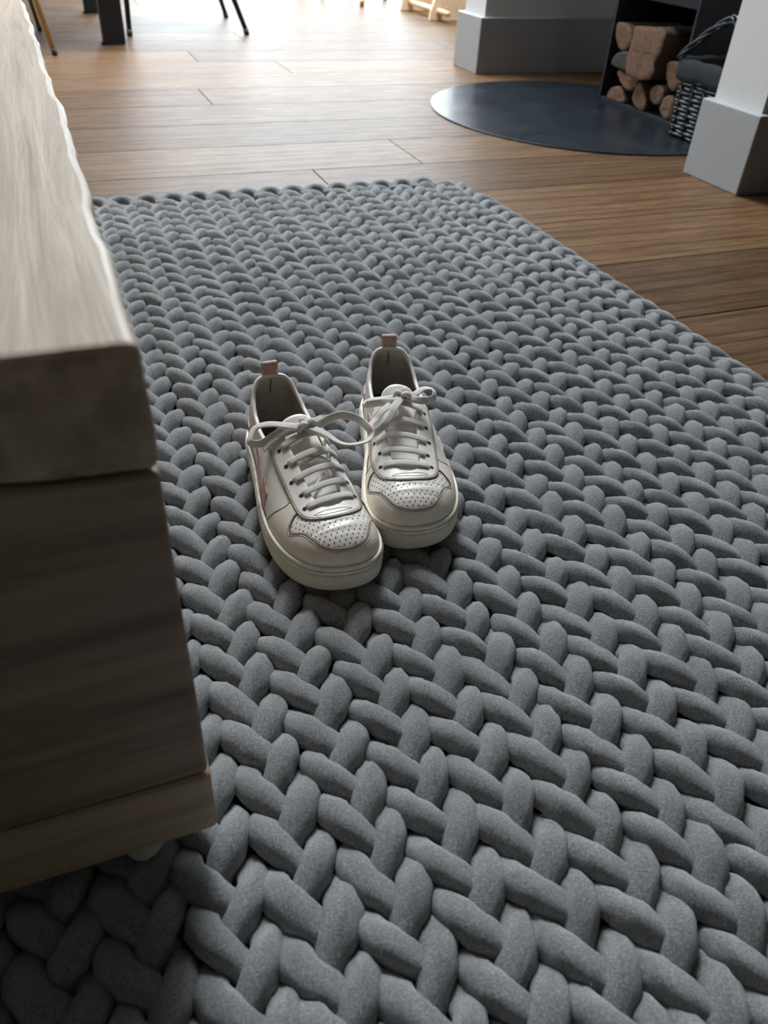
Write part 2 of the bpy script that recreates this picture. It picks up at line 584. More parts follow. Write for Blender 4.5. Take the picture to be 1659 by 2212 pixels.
log([(2.586, .240), (2.580, .199), (2.545, .166), (2.500, .178), (2.492, .205), (2.52, .235)], 1.872, 0.28, 'half-round split log at the top left of the firewood stack')
log([(2.455, .244), (2.39, .252), (2.323, .258), (2.292, .246), (2.296, .20), (2.322, .160), (2.31, .142), (2.318, .113), (2.38, .104), (2.452, .101), (2.461, .15), (2.459, .20)], 1.846, 0.32, 'large rough square-split log lying on top of the firewood stack', rough=0.0012, sharp=True)
log([(2.570, .118), (2.556, .150), (2.511, .166), (2.466, .155), (2.463, .118), (2.51, .113)], 1.868, 0.3, 'grey weathered round log end beside the large square-split log', 'log_grey', 0.001)
log([(2.528, .108), (2.516, .085), (2.475, .062), (2.44, .060), (2.41, .086), (2.42, .095), (2.475, .098)], 1.872, 0.28, 'brown log end tucked under the grey weathered log')
log([(2.556, .019), (2.545, .048), (2.515, .0605), (2.485, .055), (2.455, .025), (2.458, .0175), (2.51, .0165)], 1.868, 0.3, 'low half-round log at the bottom left of the firewood stack')
log([(2.392, .095), (2.412, .065), (2.408, .035), (2.37, .0175), (2.34, .022), (2.338, .05), (2.372, .08)], 1.866, 0.3, 'half-round log standing on edge at the bottom middle of the stack')
log([(2.305, .101), (2.327, .085), (2.326, .062), (2.30, .048), (2.276, .052), (2.264, .075), (2.272, .097)], 1.868, 0.3, 'small round log with a rough cut end under the large log')
log([(2.286, .166), (2.275, .127), (2.25, .102), (2.224, .100), (2.205, .13), (2.215, .16), (2.25, .176)], 1.874, 0.28, 'dark split log at the right of the stack, beside the wicker basket')
log([(2.245, .083), (2.262, .060), (2.255, .03), (2.236, .018), (2.212, .022), (2.203, .05), (2.215, .078)], 1.868, 0.3, 'small orange-brown log at the bottom right of the stack by the basket')


def make_wicker():
    m, nt, b = new_mat('black_painted_wicker')
    f = noise(nt, coords(nt), 220, 4)
    nt.links.new(ramp(nt, f, [(0.3, (0.006, 0.006, 0.008)), (0.7, (0.018, 0.018, 0.022))]), b.inputs['Base Color'])
    b.inputs['Roughness'].default_value = 0.16
    bump(nt, b, f, 0.1, 0.001)
    return m


M['wicker'] = make_wicker()
M['liner'] = plain('dark_basket_cloth', (0.013, 0.015, 0.018), 0.92, nscale=300, nstr=0.3, var=0.25)
bk = tag(empty('wicker_basket', (1.93, 1.946, 0.005)), 'black wicker basket with a dark cloth liner beside the log stack', 'basket')
BHX, BHY, BHT = 0.15, 0.174, 0.20


def rrect(hx, hy, r, n):
    P = []
    for cxs, cys, a0 in ((1, 1, 0), (-1, 1, PI / 2), (-1, -1, PI), (1, -1, 3 * PI / 2)):
        for a in np.linspace(0, PI / 2, 8):
            P.append((cxs * (hx - r) + r * math.cos(a0 + a), cys * (hy - r) + r * math.sin(a0 + a)))
    P = np.array(P + P[:1])
    d = np.r_[0, np.cumsum(np.linalg.norm(np.diff(P, axis=0), axis=1))]
    s = np.linspace(0, d[-1], n, endpoint=False)
    return np.stack([np.interp(s, d, P[:, 0]), np.interp(s, d, P[:, 1])], 1)


NST = 24
nrow = 14
for r in range(nrow):
    z = 0.008 + r * 0.0112
    f = 0.94 + 0.06 * z / 0.2
    P = rrect(BHX * f, BHY * f, 0.03, NST * 6)
    nrm = np.roll(P, -1, 0) - np.roll(P, 1, 0)
    nrm = np.stack([nrm[:, 1], -nrm[:, 0]], 1); nrm /= np.linalg.norm(nrm, axis=1)[:, None]
    ph = np.arange(len(P)) / 6 * PI + (r % 2) * PI
    Q = P + nrm * (0.0045 * np.sin(ph))[:, None]
    zz = z + 0.0012 * np.sin(np.arange(len(P)) * 0.21 + r)
    path = np.c_[Q, zz]
    V, F = sweep(np.r_[path, path[:1]], (0, 0, 1), 0.0034, 0.0047, 6)
    obj('weaver', V, F, 'wicker', bk, True)
for i in range(NST):
    P0 = rrect(BHX * 0.94, BHY * 0.94, 0.03, NST * 2)[2 * i + 1]
    P1 = rrect(BHX, BHY, 0.03, NST * 2)[2 * i + 1]
    V, F = sweep([(P0[0], P0[1], 0.0), (*(P0 + P1) / 2, 0.09), (P1[0], P1[1], 0.18)], (1, 0.3, 0), 0.003, 0.003, 6)
    obj('stake', V, F, 'wicker', bk, True)
# base
P = rrect(BHX * 0.92, BHY * 0.92, 0.03, 64)
obj('base', [(x, y, 0.004) for x, y in P] + [(x, y, 0.010) for x, y in P], [tuple(range(63, -1, -1)), tuple(range(64, 128))] + [(i, (i + 1) % 64, 64 + (i + 1) % 64, 64 + i) for i in range(64)], 'wicker', bk)
# liner: folded over the rim
V, F = [], []
N = 120
for k, (s, z) in enumerate([(1.055, 0.152), (1.07, 0.165), (1.065, 0.185), (1.045, 0.203), (1.0, 0.208), (0.955, 0.200), (0.93, 0.15), (0.90, 0.05), (0.88, 0.02)]):
    P = rrect(BHX * s, BHY * s, 0.03, N)
    for j, (x, y) in enumerate(P):
        wv = 0.003 * math.sin(j * 0.5) if k == 0 else 0.0015 * math.sin(j * 0.8 + k)
        V.append((x + wv * 0.4, y + wv * 0.3, z + wv))
for k in range(8):
    for j in range(N):
        F.append((k * N + j, k * N + (j + 1) % N, (k + 1) * N + (j + 1) % N, (k + 1) * N + j))
o = obj('cloth_liner', V, F, 'liner', bk, True)
o.modifiers.new('solid', 'SOLIDIFY').thickness = 0.002
# handle: three canes arching across
for k in range(4):
    pts = []
    for t in np.linspace(0, 1, 40):
        y = BHY * (1 - 2 * t) * 1.02
        zz = 0.205 + 0.118 * (0.35 * math.sin(PI * t) + 0.65 * (1 - abs(2 * t - 1)))
        tw = t * 9 + k * PI / 2
        pts.append((-0.150 + 0.008 * math.cos(tw), y, zz + 0.008 * math.sin(tw)))
    V, F = sweep(pts, (1, 0.02, 0), 0.0042, 0.0042, 8)
    obj('handle_cane', V, F, 'wicker', bk, True)


# ================================================================== DINING AREA (far)
M['black_metal'] = plain('black_powder_coat', (0.012, 0.015, 0.02), 0.45, nscale=200, nstr=0.03)
M['gold_metal'] = plain('brushed_brass', (0.52, 0.34, 0.14), 0.35, metal=0.9, nscale=90, nstr=0.03)
M['rubber_foot'] = plain('black_rubber', (0.02, 0.02, 0.022), 0.7)
M['grey_fabric'] = plain('grey_upholstery', (0.16, 0.17, 0.18), 0.95, nscale=400, nstr=0.3)
M['light_wood'] = plain('pale_birch', (0.66, 0.47, 0.30), 0.5, nscale=30, nstr=0.05, var=0.12)
M['table_wood'] = plain('dark_oak_top', (0.22, 0.14, 0.08), 0.45, nscale=40, nstr=0.05, var=0.2)

tb = tag(empty('dining_table', (-0.62, 4.27, 0)), 'dining table on square black steel legs at the far end', 'table')
for (x0, x1, y0, y1) in ((0.292 + .62, 0.379 + .62, 3.805 - 4.27, 3.865 - 4.27), (0.297 + .62, 0.365 + .62, 4.74 - 4.27, 4.80 - 4.27),
                         (-0.99, -0.91, -0.465, -0.405), (-0.99, -0.91, 0.47, 0.53)):
    box('leg', x0, x1, y0, y1, 0.004, 0.72, 'black_metal', tb, 0.002)
    box('foot_pad', x0 - 0.006, x0 + 0.016, y0 + 0.01, y1 - 0.01, 0.0, 0.008, 'rubber_foot', tb)
box('table_top', -1.12, 1.06, -0.56, 0.62, 0.72, 0.76, 'table_wood', tb, 0.004)


def rod(name, a, b, r0, r1, mat, parent, n=14):
    V, F = sweep([a, tuple((np.array(a) + np.array(b)) / 2), b], (0.3, 1, 0.1), [r0, (r0 + r1) / 2, r1], [r0, (r0 + r1) / 2, r1], n)
    return obj(name, V, F, mat, parent, True)


def chair(label, cx, cy, feet, tops, legmat, r, face):
    """feet/tops: four (x,y) in world; face: direction the sitter looks"""
    c = tag(empty('dining_chair', (cx, cy, 0)), label, 'chair', 'chairs around the dining table')
    for (fx, fy), (tx, ty) in zip(feet, tops):
        f = np.array((fx - cx, fy - cy, 0.012)); t = np.array((tx - cx, ty - cy, 0.42))
        lg = rod('leg', tuple(f), tuple(t), r * 0.8, r * 1.15, legmat, c)
        d = (t - f) / np.linalg.norm(t - f)
        rod('rubber_foot', (f[0] - d[0] * .006, f[1] - d[1] * .006, 0.0), tuple(f + d * 0.012), r * 0.95, r * 0.95, 'rubber_foot', lg)
    # seat shell
    ang = math.atan2(face[1], face[0])
    V, F = [], []
    NU, NV = 24, 18
    for i in range(NV + 1):
        v = i / NV
        for j in range(NU + 1):
            u = j / NU * 2 - 1
            if v < 0.55:
                lx = 0.22 - v / 0.55 * 0.42
                zz = 0.44 - 0.012 * (1 - u * u) + 0.02 * max(0, abs(u) - 0.7)
            else:
                k = (v - 0.55) / 0.45
                lx = -0.20 - 0.06 * k + 0.05 * u * u * k
                zz = 0.44 + 0.37 * k - 0.03 * u * u * k
            ly = u * (0.215 if v < 0.55 else 0.215 - 0.02 * (v - 0.55))
            V.append((lx * math.cos(ang) - ly * math.sin(ang), lx * math.sin(ang) + ly * math.cos(ang), zz))
    for i in range(NV):
        for j in range(NU):
            a = i * (NU + 1) + j
            F.append((a, a + 1, a + NU + 2, a + NU + 1))
    s = obj('seat_shell', V, F, 'grey_fabric', c, True)
    md = s.modifiers.new('solid', 'SOLIDIFY'); md.thickness = 0.03; md.offset = 0
    bevel(s, 0.008, 2)
    return c


chair('dining chair on slim brass legs tucked under the table, left', -0.19, 3.88,
      [(0.091, 3.58), (0.065, 4.19), (-0.47, 3.58), (-0.45, 4.19)], [(0.018, 3.70), (0.005, 4.05), (-0.40, 3.70), (-0.39, 4.05)], 'gold_metal', 0.011, (0, 1))
chair('dining chair on black splayed metal legs at the end of the table', 0.69, 4.35,
      [(0.424, 4.045), (0.946, 4.085), (0.972, 4.64), (0.43, 4.62)], [(0.452, 4.16), (0.80, 4.18), (0.82, 4.52), (0.47, 4.50)], 'black_metal', 0.013, (-1, 0))

# light wooden climbing toy with dowel rungs by the far pier
toy = tag(empty('wooden_toy_frame', (2.2, 4.6, 0)), 'pale wooden toy frame with round dowels behind the far pier', 'toy')


def side_panel(y):
    poly = [(-0.112, 0.0), (0.42, 0.0), (0.42, 0.05), (0.36, 0.20), (0.30, 0.30), (0.02, 0.30), (-0.055, 0.13), (-0.088, 0.095), (-0.106, 0.05)]
    n = len(poly)
    V = [(x, y, z) for x, z in poly] + [(x, y + 0.022, z) for x, z in poly]
    F = [tuple(range(n)), tuple(range(2 * n - 1, n - 1, -1))] + [(i, n + i, n + (i + 1) % n, (i + 1) % n) for i in range(n)]
    return bevel(obj('side_board', V, F, 'light_wood', toy), 0.003)


side_panel(-0.01); side_panel(0.40)
for (x, z) in ((-0.06, 0.045), (0.10, 0.20), (0.25, 0.26), (0.36, 0.05)):
    rod('dowel', (x, -0.13, z), (x, 0.44, z), 0.014, 0.014, 'light_wood', toy)

# slim metal stool whose one foot shows beyond the chairs
st = tag(empty('metal_stool', (1.98, 5.45, 0)), 'slim metal stool, one foot tip showing at the top edge of the photo', 'stool')
M['chrome'] = plain('grey_metal_tube', (0.30, 0.31, 0.32), 0.35, metal=0.8)
for (x, y) in ((-0.075, -0.275), (0.2, 0.05), (-0.2, 0.12), (0.05, 0.28)):
    lg = rod('leg', (x, y, 0.03), (x * 0.55, y * 0.55, 0.62), 0.011, 0.011, 'chrome', st)
    rod('foot_cap', (x, y, 0.0), (x, y, 0.035), 0.012, 0.016, 'gold_metal', lg)
V = [(0.17 * math.cos(a), 0.17 * math.sin(a), z) for z in (0.615, 0.65) for a in a_]
bevel(obj('seat', V, [tuple(range(31, -1, -1)), tuple(range(32, 64))] + [(i, (i + 1) % 32, 32 + (i + 1) % 32, 32 + i) for i in range(32)], 'light_wood', st), 0.006)


# ================================================================== COFFEE TABLE (solid timber block)
def make_timber(name, c_lo, c_mid, c_hi, axis, gs=1.0):
    m, nt, b = new_mat(name)
    sc = (3.0, 60, 60) if axis == 0 else (60, 3.0, 60)
    v = coords(nt, tuple(s * gs for s in sc))
    n1 = noise(nt, v, 1.0, 6, 0.6, 0.6)
    sc2 = (2, 14, 14) if axis == 0 else (14, 2, 14)
    n2 = noise(nt, coords(nt, sc2), 1.0, 4, 0.5, 1.0)
    n3 = noise(nt, coords(nt), 5.0, 2)
    c = ramp(nt, n1, [(0.28, c_lo), (0.5, c_mid), (0.75, c_hi)])
    c2 = ramp(nt, n2, [(0.3, (0.62, 0.60, 0.58)), (0.6, (1, 1, 1))])
    c = mixc(nt, 0.75, c, c2, 'MULTIPLY')
    # small knots / dents
    vo = node(nt, 'ShaderNodeTexVoronoi', inputs={'Scale': 1.0})
    nt.links.new(coords(nt, (11, 7, 11)), vo.inputs['Vector'])
    kn = ramp(nt, vo.outputs['Distance'], [(0.035, (0.30, 0.22, 0.18)), (0.075, (1, 1, 1))])
    c = mixc(nt, 0.8, c, kn, 'MULTIPLY')
    nt.links.new(c, b.inputs['Base Color'])
    nt.links.new(ramp(nt, n1, [(0.3, (0.62,) * 3), (0.7, (0.42,) * 3)]), b.inputs['Roughness'])
    bump(nt, b, n1, 0.55, 0.002)
    return m


M['timber_top'] = make_timber('waxed_pale_timber', (0.31, 0.215, 0.14), (0.44, 0.33, 0.23), (0.53, 0.42, 0.31), 1)
M['timber_body'] = make_timber('brown_timber', (0.16, 0.10, 0.062), (0.275, 0.183, 0.12), (0.38, 0.27, 0.178), 0)
M['timber_foot'] = make_timber('yellowish_timber', (0.30, 0.21, 0.115), (0.41, 0.30, 0.175), (0.50, 0.38, 0.23), 0)

ct = tag(empty('coffee_table', (-0.3, 0.9, 0.026)), 'chunky solid timber coffee table with a pale waxed top, at left', 'table')
CTI = Matrix.Translation((0.3, -0.9, -0.026))


def timber(name, x0, x1, y0, y1, z0, z1, mat, nx, ny, nz, wane=None, amp=0.0012, bev=0.004, seed=0):
    bm = bmesh.new()
    bmesh.ops.create_cube(bm, size=1)
    for ax, n in ((0, nx), (1, ny), (2, nz)):
        for k in range(1, n):
            co = [0, 0, 0]; co[ax] = -0.5 + k / n
            no = [0, 0, 0]; no[ax] = 1
            bmesh.ops.bisect_plane(bm, geom=bm.verts[:] + bm.edges[:] + bm.faces[:], plane_co=co, plane_no=no)
    rs = np.random.default_rng(seed)
    ph = rs.uniform(0, 6.28, 12)
    for v in bm.verts:
        u, vv, ww = v.co.x + 0.5, v.co.y + 0.5, v.co.z + 0.5
        x = x0 + (x1 - x0) * u; y = y0 + (y1 - y0) * vv; z = z0 + (z1 - z0) * ww
        if wane is not None and u > 0.999:
            x = np.interp(y, wane[0], wane[1]) - (0.0 if ww < 0.5 else 0.0)
            x += amp * (math.sin(y * 60 + ph[0]) + math.sin(y * 133 + ph[1]) * 0.6 + math.sin(z * 90 + y * 40 + ph[2]))
        elif u > 0.999:
            x += amp * 0.5 * math.sin(y * 50 + ph[3])
        if (name == 'top_slab' and ww < 0.001) or (name == 'body_beam' and ww > 0.999):
            z += 0.012 * min(1, max(0, (0.02 - x) / 0.11)) + 0.0015 * math.sin(x * 55)
        if vv < 0.001:
            y += amp * 0.6 * math.sin(x * 45 + ph[4] + z * 20)
        if ww > 0.999:
            z += amp * 0.4 * math.sin(x * 40 + ph[5]) * math.sin(y * 23 + ph[6])
        v.co = (x, y, z)
    me = bpy.data.meshes.new(name)
    bmesh.ops.recalc_face_normals(bm, faces=bm.faces)
    bm.to_mesh(me); bm.free()
    me.materials.append(M[mat])
    o = bpy.data.objects.new(name, me)
    COL.objects.link(o)
    o.parent = ct
    o.matrix_parent_inverse = CTI
    bevel(o, bev, 3)
    return o


wane = ([0.28, 0.36, 0.47, 0.58, 0.72, 0.80, 0.95, 1.10, 1.25, 1.42, 1.6], [0.0185, 0.0180, 0.0172, 0.0172, 0.0172, 0.0135, 0.0128, 0.0112, 0.0096, 0.0050, 0.002])
wane_b = ([0.28, 0.7, 1.0, 1.3, 1.6], [0.0188, 0.0165, 0.0115, 0.0060, 0.001])
wane_f = ([0.28, 0.7, 1.0, 1.3, 1.6], [0.0205, 0.0170, 0.0120, 0.0065, 0.001])
timber('top_slab', -0.62, 0.018, 0.2890, 1.56, 0.346, 0.4085, 'timber_top', 30, 60, 3, wane, 0.0008, 0.005, 1)
timber('body_beam', -0.62, 0.0188, 0.2885, 1.555, 0.1195, 0.3455, 'timber_body', 30, 30, 4, wane_b, 0.0004, 0.003, 2)
timber('foot_board', -0.62, 0.0205, 0.2875, 1.555, 0.055, 0.1175, 'timber_foot', 8, 30, 2, wane_f, 0.0004, 0.005, 3)
M['glide_metal'] = plain('pale_glide', (0.85, 0.83, 0.80), 0.35, nscale=60, var=0.1)
for gx, gy in ((-0.029, 0.3065), (-0.57, 0.3065), (-0.029, 1.49), (-0.57, 1.49)):
    V = []
    for rr, z in ((0.0, 0.0305), (0.011, 0.0305), (0.0125, 0.032), (0.0125, 0.0345), (0.0115, 0.0365), (0.004, 0.0370), (0.004, 0.056)):
        V += [(gx + rr * math.cos(a), gy + rr * math.sin(a), z) for a in a_]
    F = [(r * 32 + i, r * 32 + (i + 1) % 32, (r + 1) * 32 + (i + 1) % 32, (r + 1) * 32 + i) for r in range(6) for i in range(32)]
    o = obj('foot_glide', V, F, 'glide_metal', ct, True)
    o.matrix_parent_inverse = CTI


# ================================================================== THE BRAIDED RUG
PX, PY = 0.0525, 0.0427           # braid spacing, strand pitch
XC0 = 0.2255                       # a braid centre (valley)
YS0 = 0.2745                       # mid of a left-hand strand
RUG_Y0, RUG_Y1 = -0.42, 1.725
NCOL_L, NCOL_R = 18, 12
rug = tag(empty('braided_rug', (0.1, 0.65, 0)), 'chunky grey felt rug of thick braided strands under the sneakers', 'rug')
RUGI = Matrix.Translation((-0.1, -0.65, 0))


def strand_geo(rs, over=True, nr=18, ns=14):
    a = (0.0202 if over else 0.0180) * rs.uniform(0.95, 1.05); b = 0.0078 * rs.uniform(0.9, 1.12)
    cyc = 3 * PY
    t = np.linspace(0.27 * PI, 1.24 * PI, nr)
    x = -a * np.sin(t)
    z = -b * np.sin(2 * t) + 0.0150
    y = -(t - 0.75 * PI) * cyc / (2 * PI)
    u = (t - t[0]) / (t[-1] - t[0])
    z = z + (0.0035 if over else -0.0015) * np.exp(-((u - 0.22) / 0.2) ** 2)
    P = np.stack([x, y, z], 1)
    roll = -math.radians(rs.uniform(14, 32)) + (u - 0.5) * rs.uniform(-0.2, 0.35)
    wd = (0.0116 if over else 0.0120) * rs.uniform(0.93, 1.05) * (1 + 0.05 * np.sin(u * 6 + rs.uniform(0, 6)))
    th = 0.0102 * rs.uniform(0.92, 1.08) * (1 + 0.07 * np.sin(u * 7 + rs.uniform(0, 6)))
    taper = np.interp(u, [0, 0.12, 0.3, 0.62, 0.85, 1.0], [0.74, 0.92, 1.0, 1.0, 0.84, 0.55])
    ups = np.stack([-0.86 * np.sin(roll), -0.5 * np.sin(roll), np.cos(roll)], 1)
    V, F = sweep(P, ups, wd, th, ns, 2.9, taper)
    # soft dents
    ph = rs.uniform(0, 6.28, 3)
    V = V + 0.0006 * np.stack([np.sin(V[:, 1] * 400 + ph[0]), np.sin(V[:, 0] * 420 + ph[1]), np.sin(V[:, 1] * 350 + V[:, 0] * 300 + ph[2])], 1)
    return V, F


random.seed(21)
NVAR = 8
variants = {0: [], 1: []}
for k in range(NVAR):
    V, F = strand_geo(np.random.default_rng(100 + k))
    Vm, F = strand_geo(np.random.default_rng(200 + k), False)
    Vm[:, 0] *= -1
    Fm = [f[::-1] for f in F]
    variants[0].append((V, F)); variants[1].append((Vm, Fm))
strand_mesh = {}
for side in (0, 1):
    for k in range(NVAR):
        V, F = variants[side][k]
        me = bpy.data.meshes.new('braid_strand')
        me.from_pydata(V.tolist(), [], F)
        me.polygons.foreach_set('use_smooth', [True] * len(me.polygons))
        me.materials.append(M['felt'])
        strand_mesh[(side, k)] = me


def proj(p):
    d = Vector(p) - Vector((0, 0, CAM_H))
    z = d.dot(F_)
    if z < 0.02:
        return None
    return 829.5 + 1682.34 * d.dot(R_) / z, 1106 - 1682.34 * d.dot(U_) / z, z


def behind_table(p):
    # segment camera -> p against the table block
    c = np.array((0, 0, CAM_H)); d = np.array(p) - c
    lo, hi = np.array((-0.62, 0.288, 0.055)), np.array((0.020, 1.56, 0.408))
    t0, t1 = 0.0, 1.0
    for k in range(3):
        if abs(d[k]) < 1e-9:
            if not lo[k] <= c[k] <= hi[k]:
                return False
            continue
        a, b = (lo[k] - c[k]) / d[k], (hi[k] - c[k]) / d[k]
        a, b = min(a, b), max(a, b)
        t0, t1 = max(t0, a), min(t1, b)
    return t0 < t1


SHOES = [(0.120, 0.240, 0.50, 0.77), (0.235, 0.37, 0.55, 0.79)]
cells = []
for c in range(-NCOL_L, NCOL_R + 1):
    cx = XC0 + c * PX
    nrow_ = int((RUG_Y1 - RUG_Y0) / PY)
    drift = 0.35 * PY * math.sin(c * 1.7) * 0.3
    for r in range(-int((YS0 - RUG_Y0) / PY), int((RUG_Y1 - YS0) / PY) + 1):
        for side in (0, 1):
            y = YS0 + r * PY - (0.0195 if side else 0) + drift + random.uniform(-0.0022, 0.0022)
            # rounded far right corner
            if c == NCOL_R and y > 1.70:
                continue
            x = cx + random.uniform(-0.0012, 0.0012)
            cells.append((x, y, side, random.randrange(NVAR), random.uniform(-5, 5), random.uniform(0.95, 1.06), random.uniform(-0.0012, 0.0012)))
# outer column of strands lying along the right border
for r in range(int((0.02 - YS0) / PY) - 8, int((1.64 - YS0) / PY) + 1):
    cells.append((XC0 + 13 * PX + 0.001, YS0 + r * PY + random.uniform(-.003, .003), 0, random.randrange(NVAR), random.uniform(-2, 10), 1.05, -0.006))


def cell_matrix(c):
    x, y, side, k, rz, s, dz = c
    return Matrix.Translation((x, y, dz)) @ Matrix.Rotation(math.radians(rz), 4, 'Z') @ Matrix.Diagonal((s, s, 1.0, 1.0))


score = []
for i, c in enumerate(cells):
    p = proj((c[0], c[1], 0.02))
    sc_ = -1
    if p and -30 < p[0] < 1690 and -30 < p[1] < 2240 and not behind_table((c[0], c[1], 0.025)):
        hid = any(a + 0.01 < c[0] < b - 0.01 and y0 < c[1] < y1 for a, b, y0, y1 in SHOES)
        if not hid:
            sc_ = 1 / p[2]
    score.append(sc_)
order = np.argsort(score)[::-1][:300]
picked = set(int(i) for i in order)
rest_V, rest_F, nb = [], [], 0
for i, c in enumerate(cells):
    mw = cell_matrix(c)
    if i in picked:
        o = inst('braid_strand', strand_mesh[(c[2], c[3])], rug, mw)
        o.matrix_parent_inverse = RUGI
    else:
        V, F = variants[c[2]][c[3]]
        A = np.array(mw)
        rest_V.append(V @ A[:3, :3].T + A[:3, 3])
        rest_F.append(np.array([f for f in F if len(f) == 4]) + nb)
        nb += len(V)
rest_V = np.concatenate(rest_V); rest_F = np.concatenate(rest_F)
me = bpy.data.meshes.new('braid_strands')
me.vertices.add(len(rest_V)); me.vertices.foreach_set('co', rest_V.ravel())
me.loops.add(rest_F.size); me.loops.foreach_set('vertex_index', rest_F.ravel().astype(np.int32))
me.polygons.add(len(rest_F)); me.polygons.foreach_set('loop_start', np.arange(0, rest_F.size, 4, dtype=np.int32))
me.polygons.foreach_set('use_smooth', np.ones(len(rest_F), bool))
me.update(calc_edges=True); me.validate()
me.materials.append(M['felt'])
o = bpy.data.objects.new('braid_strands', me); COL.objects.link(o)
o.parent = rug; o.matrix_parent_inverse = RUGI
o['kind'] = 'stuff'
# loose wool fibres standing off the felt near the camera
GV, GF = [], []
rs = np.random.default_rng(5)
near = [cells[int(i)] for i in np.argsort(score)[::-1][:700]]
for _ in range(2600):
    c = near[rs.integers(len(near))]
    V_, F_s = variants[c[2]][c[3]]
    A = np.array(cell_matrix(c))
    nv = V_[rs.integers(14 * 3, len(V_) - 14 * 3)]
    if nv[2] < 0.020:
        continue
    p = nv @ A[:3, :3].T + A[:3, 3]
    L = rs.uniform(0.003, 0.011)
    az = rs.uniform(0, 2 * PI)
    d = np.array((math.cos(az), math.sin(az), rs.uniform(0.05, 0.7))); d /= np.linalg.norm(d)
    bend = rs.normal(0, 0.35, 3)
    P = [p + d * L * t + bend * L * t * t * 0.6 for t in (0, 0.33, 0.66, 1.0)]
    side = np.cross(d, (0, 0, 1)); side /= np.linalg.norm(side) + 1e-9
    up_ = np.cross(side, d)
    n0 = len(GV)
    for q_ in P:
        for a in (0, 2.094, 4.189):
            GV.append(q_ + 0.00007 * (math.cos(a) * side + math.sin(a) * up_))
    for i in range(3):
        for j in range(3):
            k = (j + 1) % 3
            GF.append((n0 + i * 3 + j, n0 + i * 3 + k, n0 + (i + 1) * 3 + k, n0 + (i + 1) * 3 + j))
M['fibre'] = plain('pale_wool_fibre', (0.45, 0.46, 0.46), 0.9)
o = obj('loose_fibres', GV, GF, 'fibre', rug)
o.matrix_parent_inverse = RUGI
o['kind'] = 'stuff'
# far end loops: each braid is folded under at the far edge
for c in range(-NCOL_L, NCOL_R):
    cx = XC0 + c * PX
    pts = [(cx + 0.024 * math.cos(a), RUG_Y1 + 0.002 + 0.020 * math.sin(a), 0.013 + 0.006 * math.sin(a)) for a in np.linspace(-0.5, PI + 0.5, 14)]
    V, F = sweep(pts, (0, 0.3, 1), 0.0095, 0.009, 12, 2.4)
    o = obj('end_loop', V, F, 'felt', rug, True)
    o.matrix_parent_inverse = RUGI
o = box('backing', XC0 - (NCOL_L + 0.5) * PX, XC0 + (NCOL_R + 0.75) * PX, RUG_Y0, RUG_Y1 - 0.07, 0.0005, 0.006, 'rug_backing', rug)
o.matrix_parent_inverse = RUGI

# ================================================================== THE SNEAKERS
def make_leather(name, base, rough=0.42, scale=900, bs=0.12, dirt=(0.50, 0.44, 0.33), amount=0.5):
    m, nt, b = new_mat(name)
    v = coords(nt)
    f = noise(nt, v, scale, 4, 0.6)
    d = noise(nt, v, 28, 5, 0.6, 0.4)
    d2 = noise(nt, v, 120, 4, 0.65)
    c = mixc(nt, ramp(nt, d, [(0.45, (0, 0, 0)), (0.8, (amount,) * 3)]), base, dirt)
    c = mixc(nt, 0.35, c, ramp(nt, d2, [(0.3, (0.82, 0.80, 0.77)), (0.6, (1, 1, 1))]), 'MULTIPLY')
    nt.links.new(c, b.inputs['Base Color'])
    b.inputs['Roughness'].default_value = rough
    ad = nt.nodes.new('ShaderNodeMath'); ad.operation = 'ADD'
    nt.links.new(f, ad.inputs[0]); nt.links.new(d2, ad.inputs[1])
    bump(nt, b, ad.outputs[0], bs, 0.0008)
    return m


def make_sole_mat():
    m, nt, b = new_mat('cream_rubber')
    v = coords(nt)
    # diamond texture of the foxing: two crossed wave sets running round the wall
    hs = []
    for rot in (0.9, -0.9):
        w = node(nt, 'ShaderNodeTexWave', wave_type='BANDS', bands_direction='Z', inputs={'Scale': 130.0})
        nt.links.new(coords(nt, (1, 1, 1), rot=(rot, rot * 0.6, 0)), w.inputs['Vector'])
        hs.append(w.outputs['Fac'])
    mu = nt.nodes.new('ShaderNodeMath'); mu.operation = 'MULTIPLY'
    nt.links.new(hs[0], mu.inputs[0]); nt.links.new(hs[1], mu.inputs[1])
    d = noise(nt, coords(nt, (1, 1, 0.7)), 34, 6, 0.7, 0.8)
    base = ramp(nt, d, [(0.3, (0.82, 0.77, 0.62)), (0.6, (0.74, 0.68, 0.53)), (0.66, (0.40, 0.35, 0.26)), (0.76, (0.17, 0.15, 0.12))])
    cm = mixc(nt, ramp(nt, mu.outputs[0], [(0.0, (0.22,) * 3), (0.35, (0, 0, 0))]), base, (0.25, 0.22, 0.17))
    nt.links.new(cm, b.inputs['Base Color'])
    b.inputs['Roughness'].default_value = 0.55
    bump(nt, b, mu.outputs[0], 0.4, 0.0008)
    return m


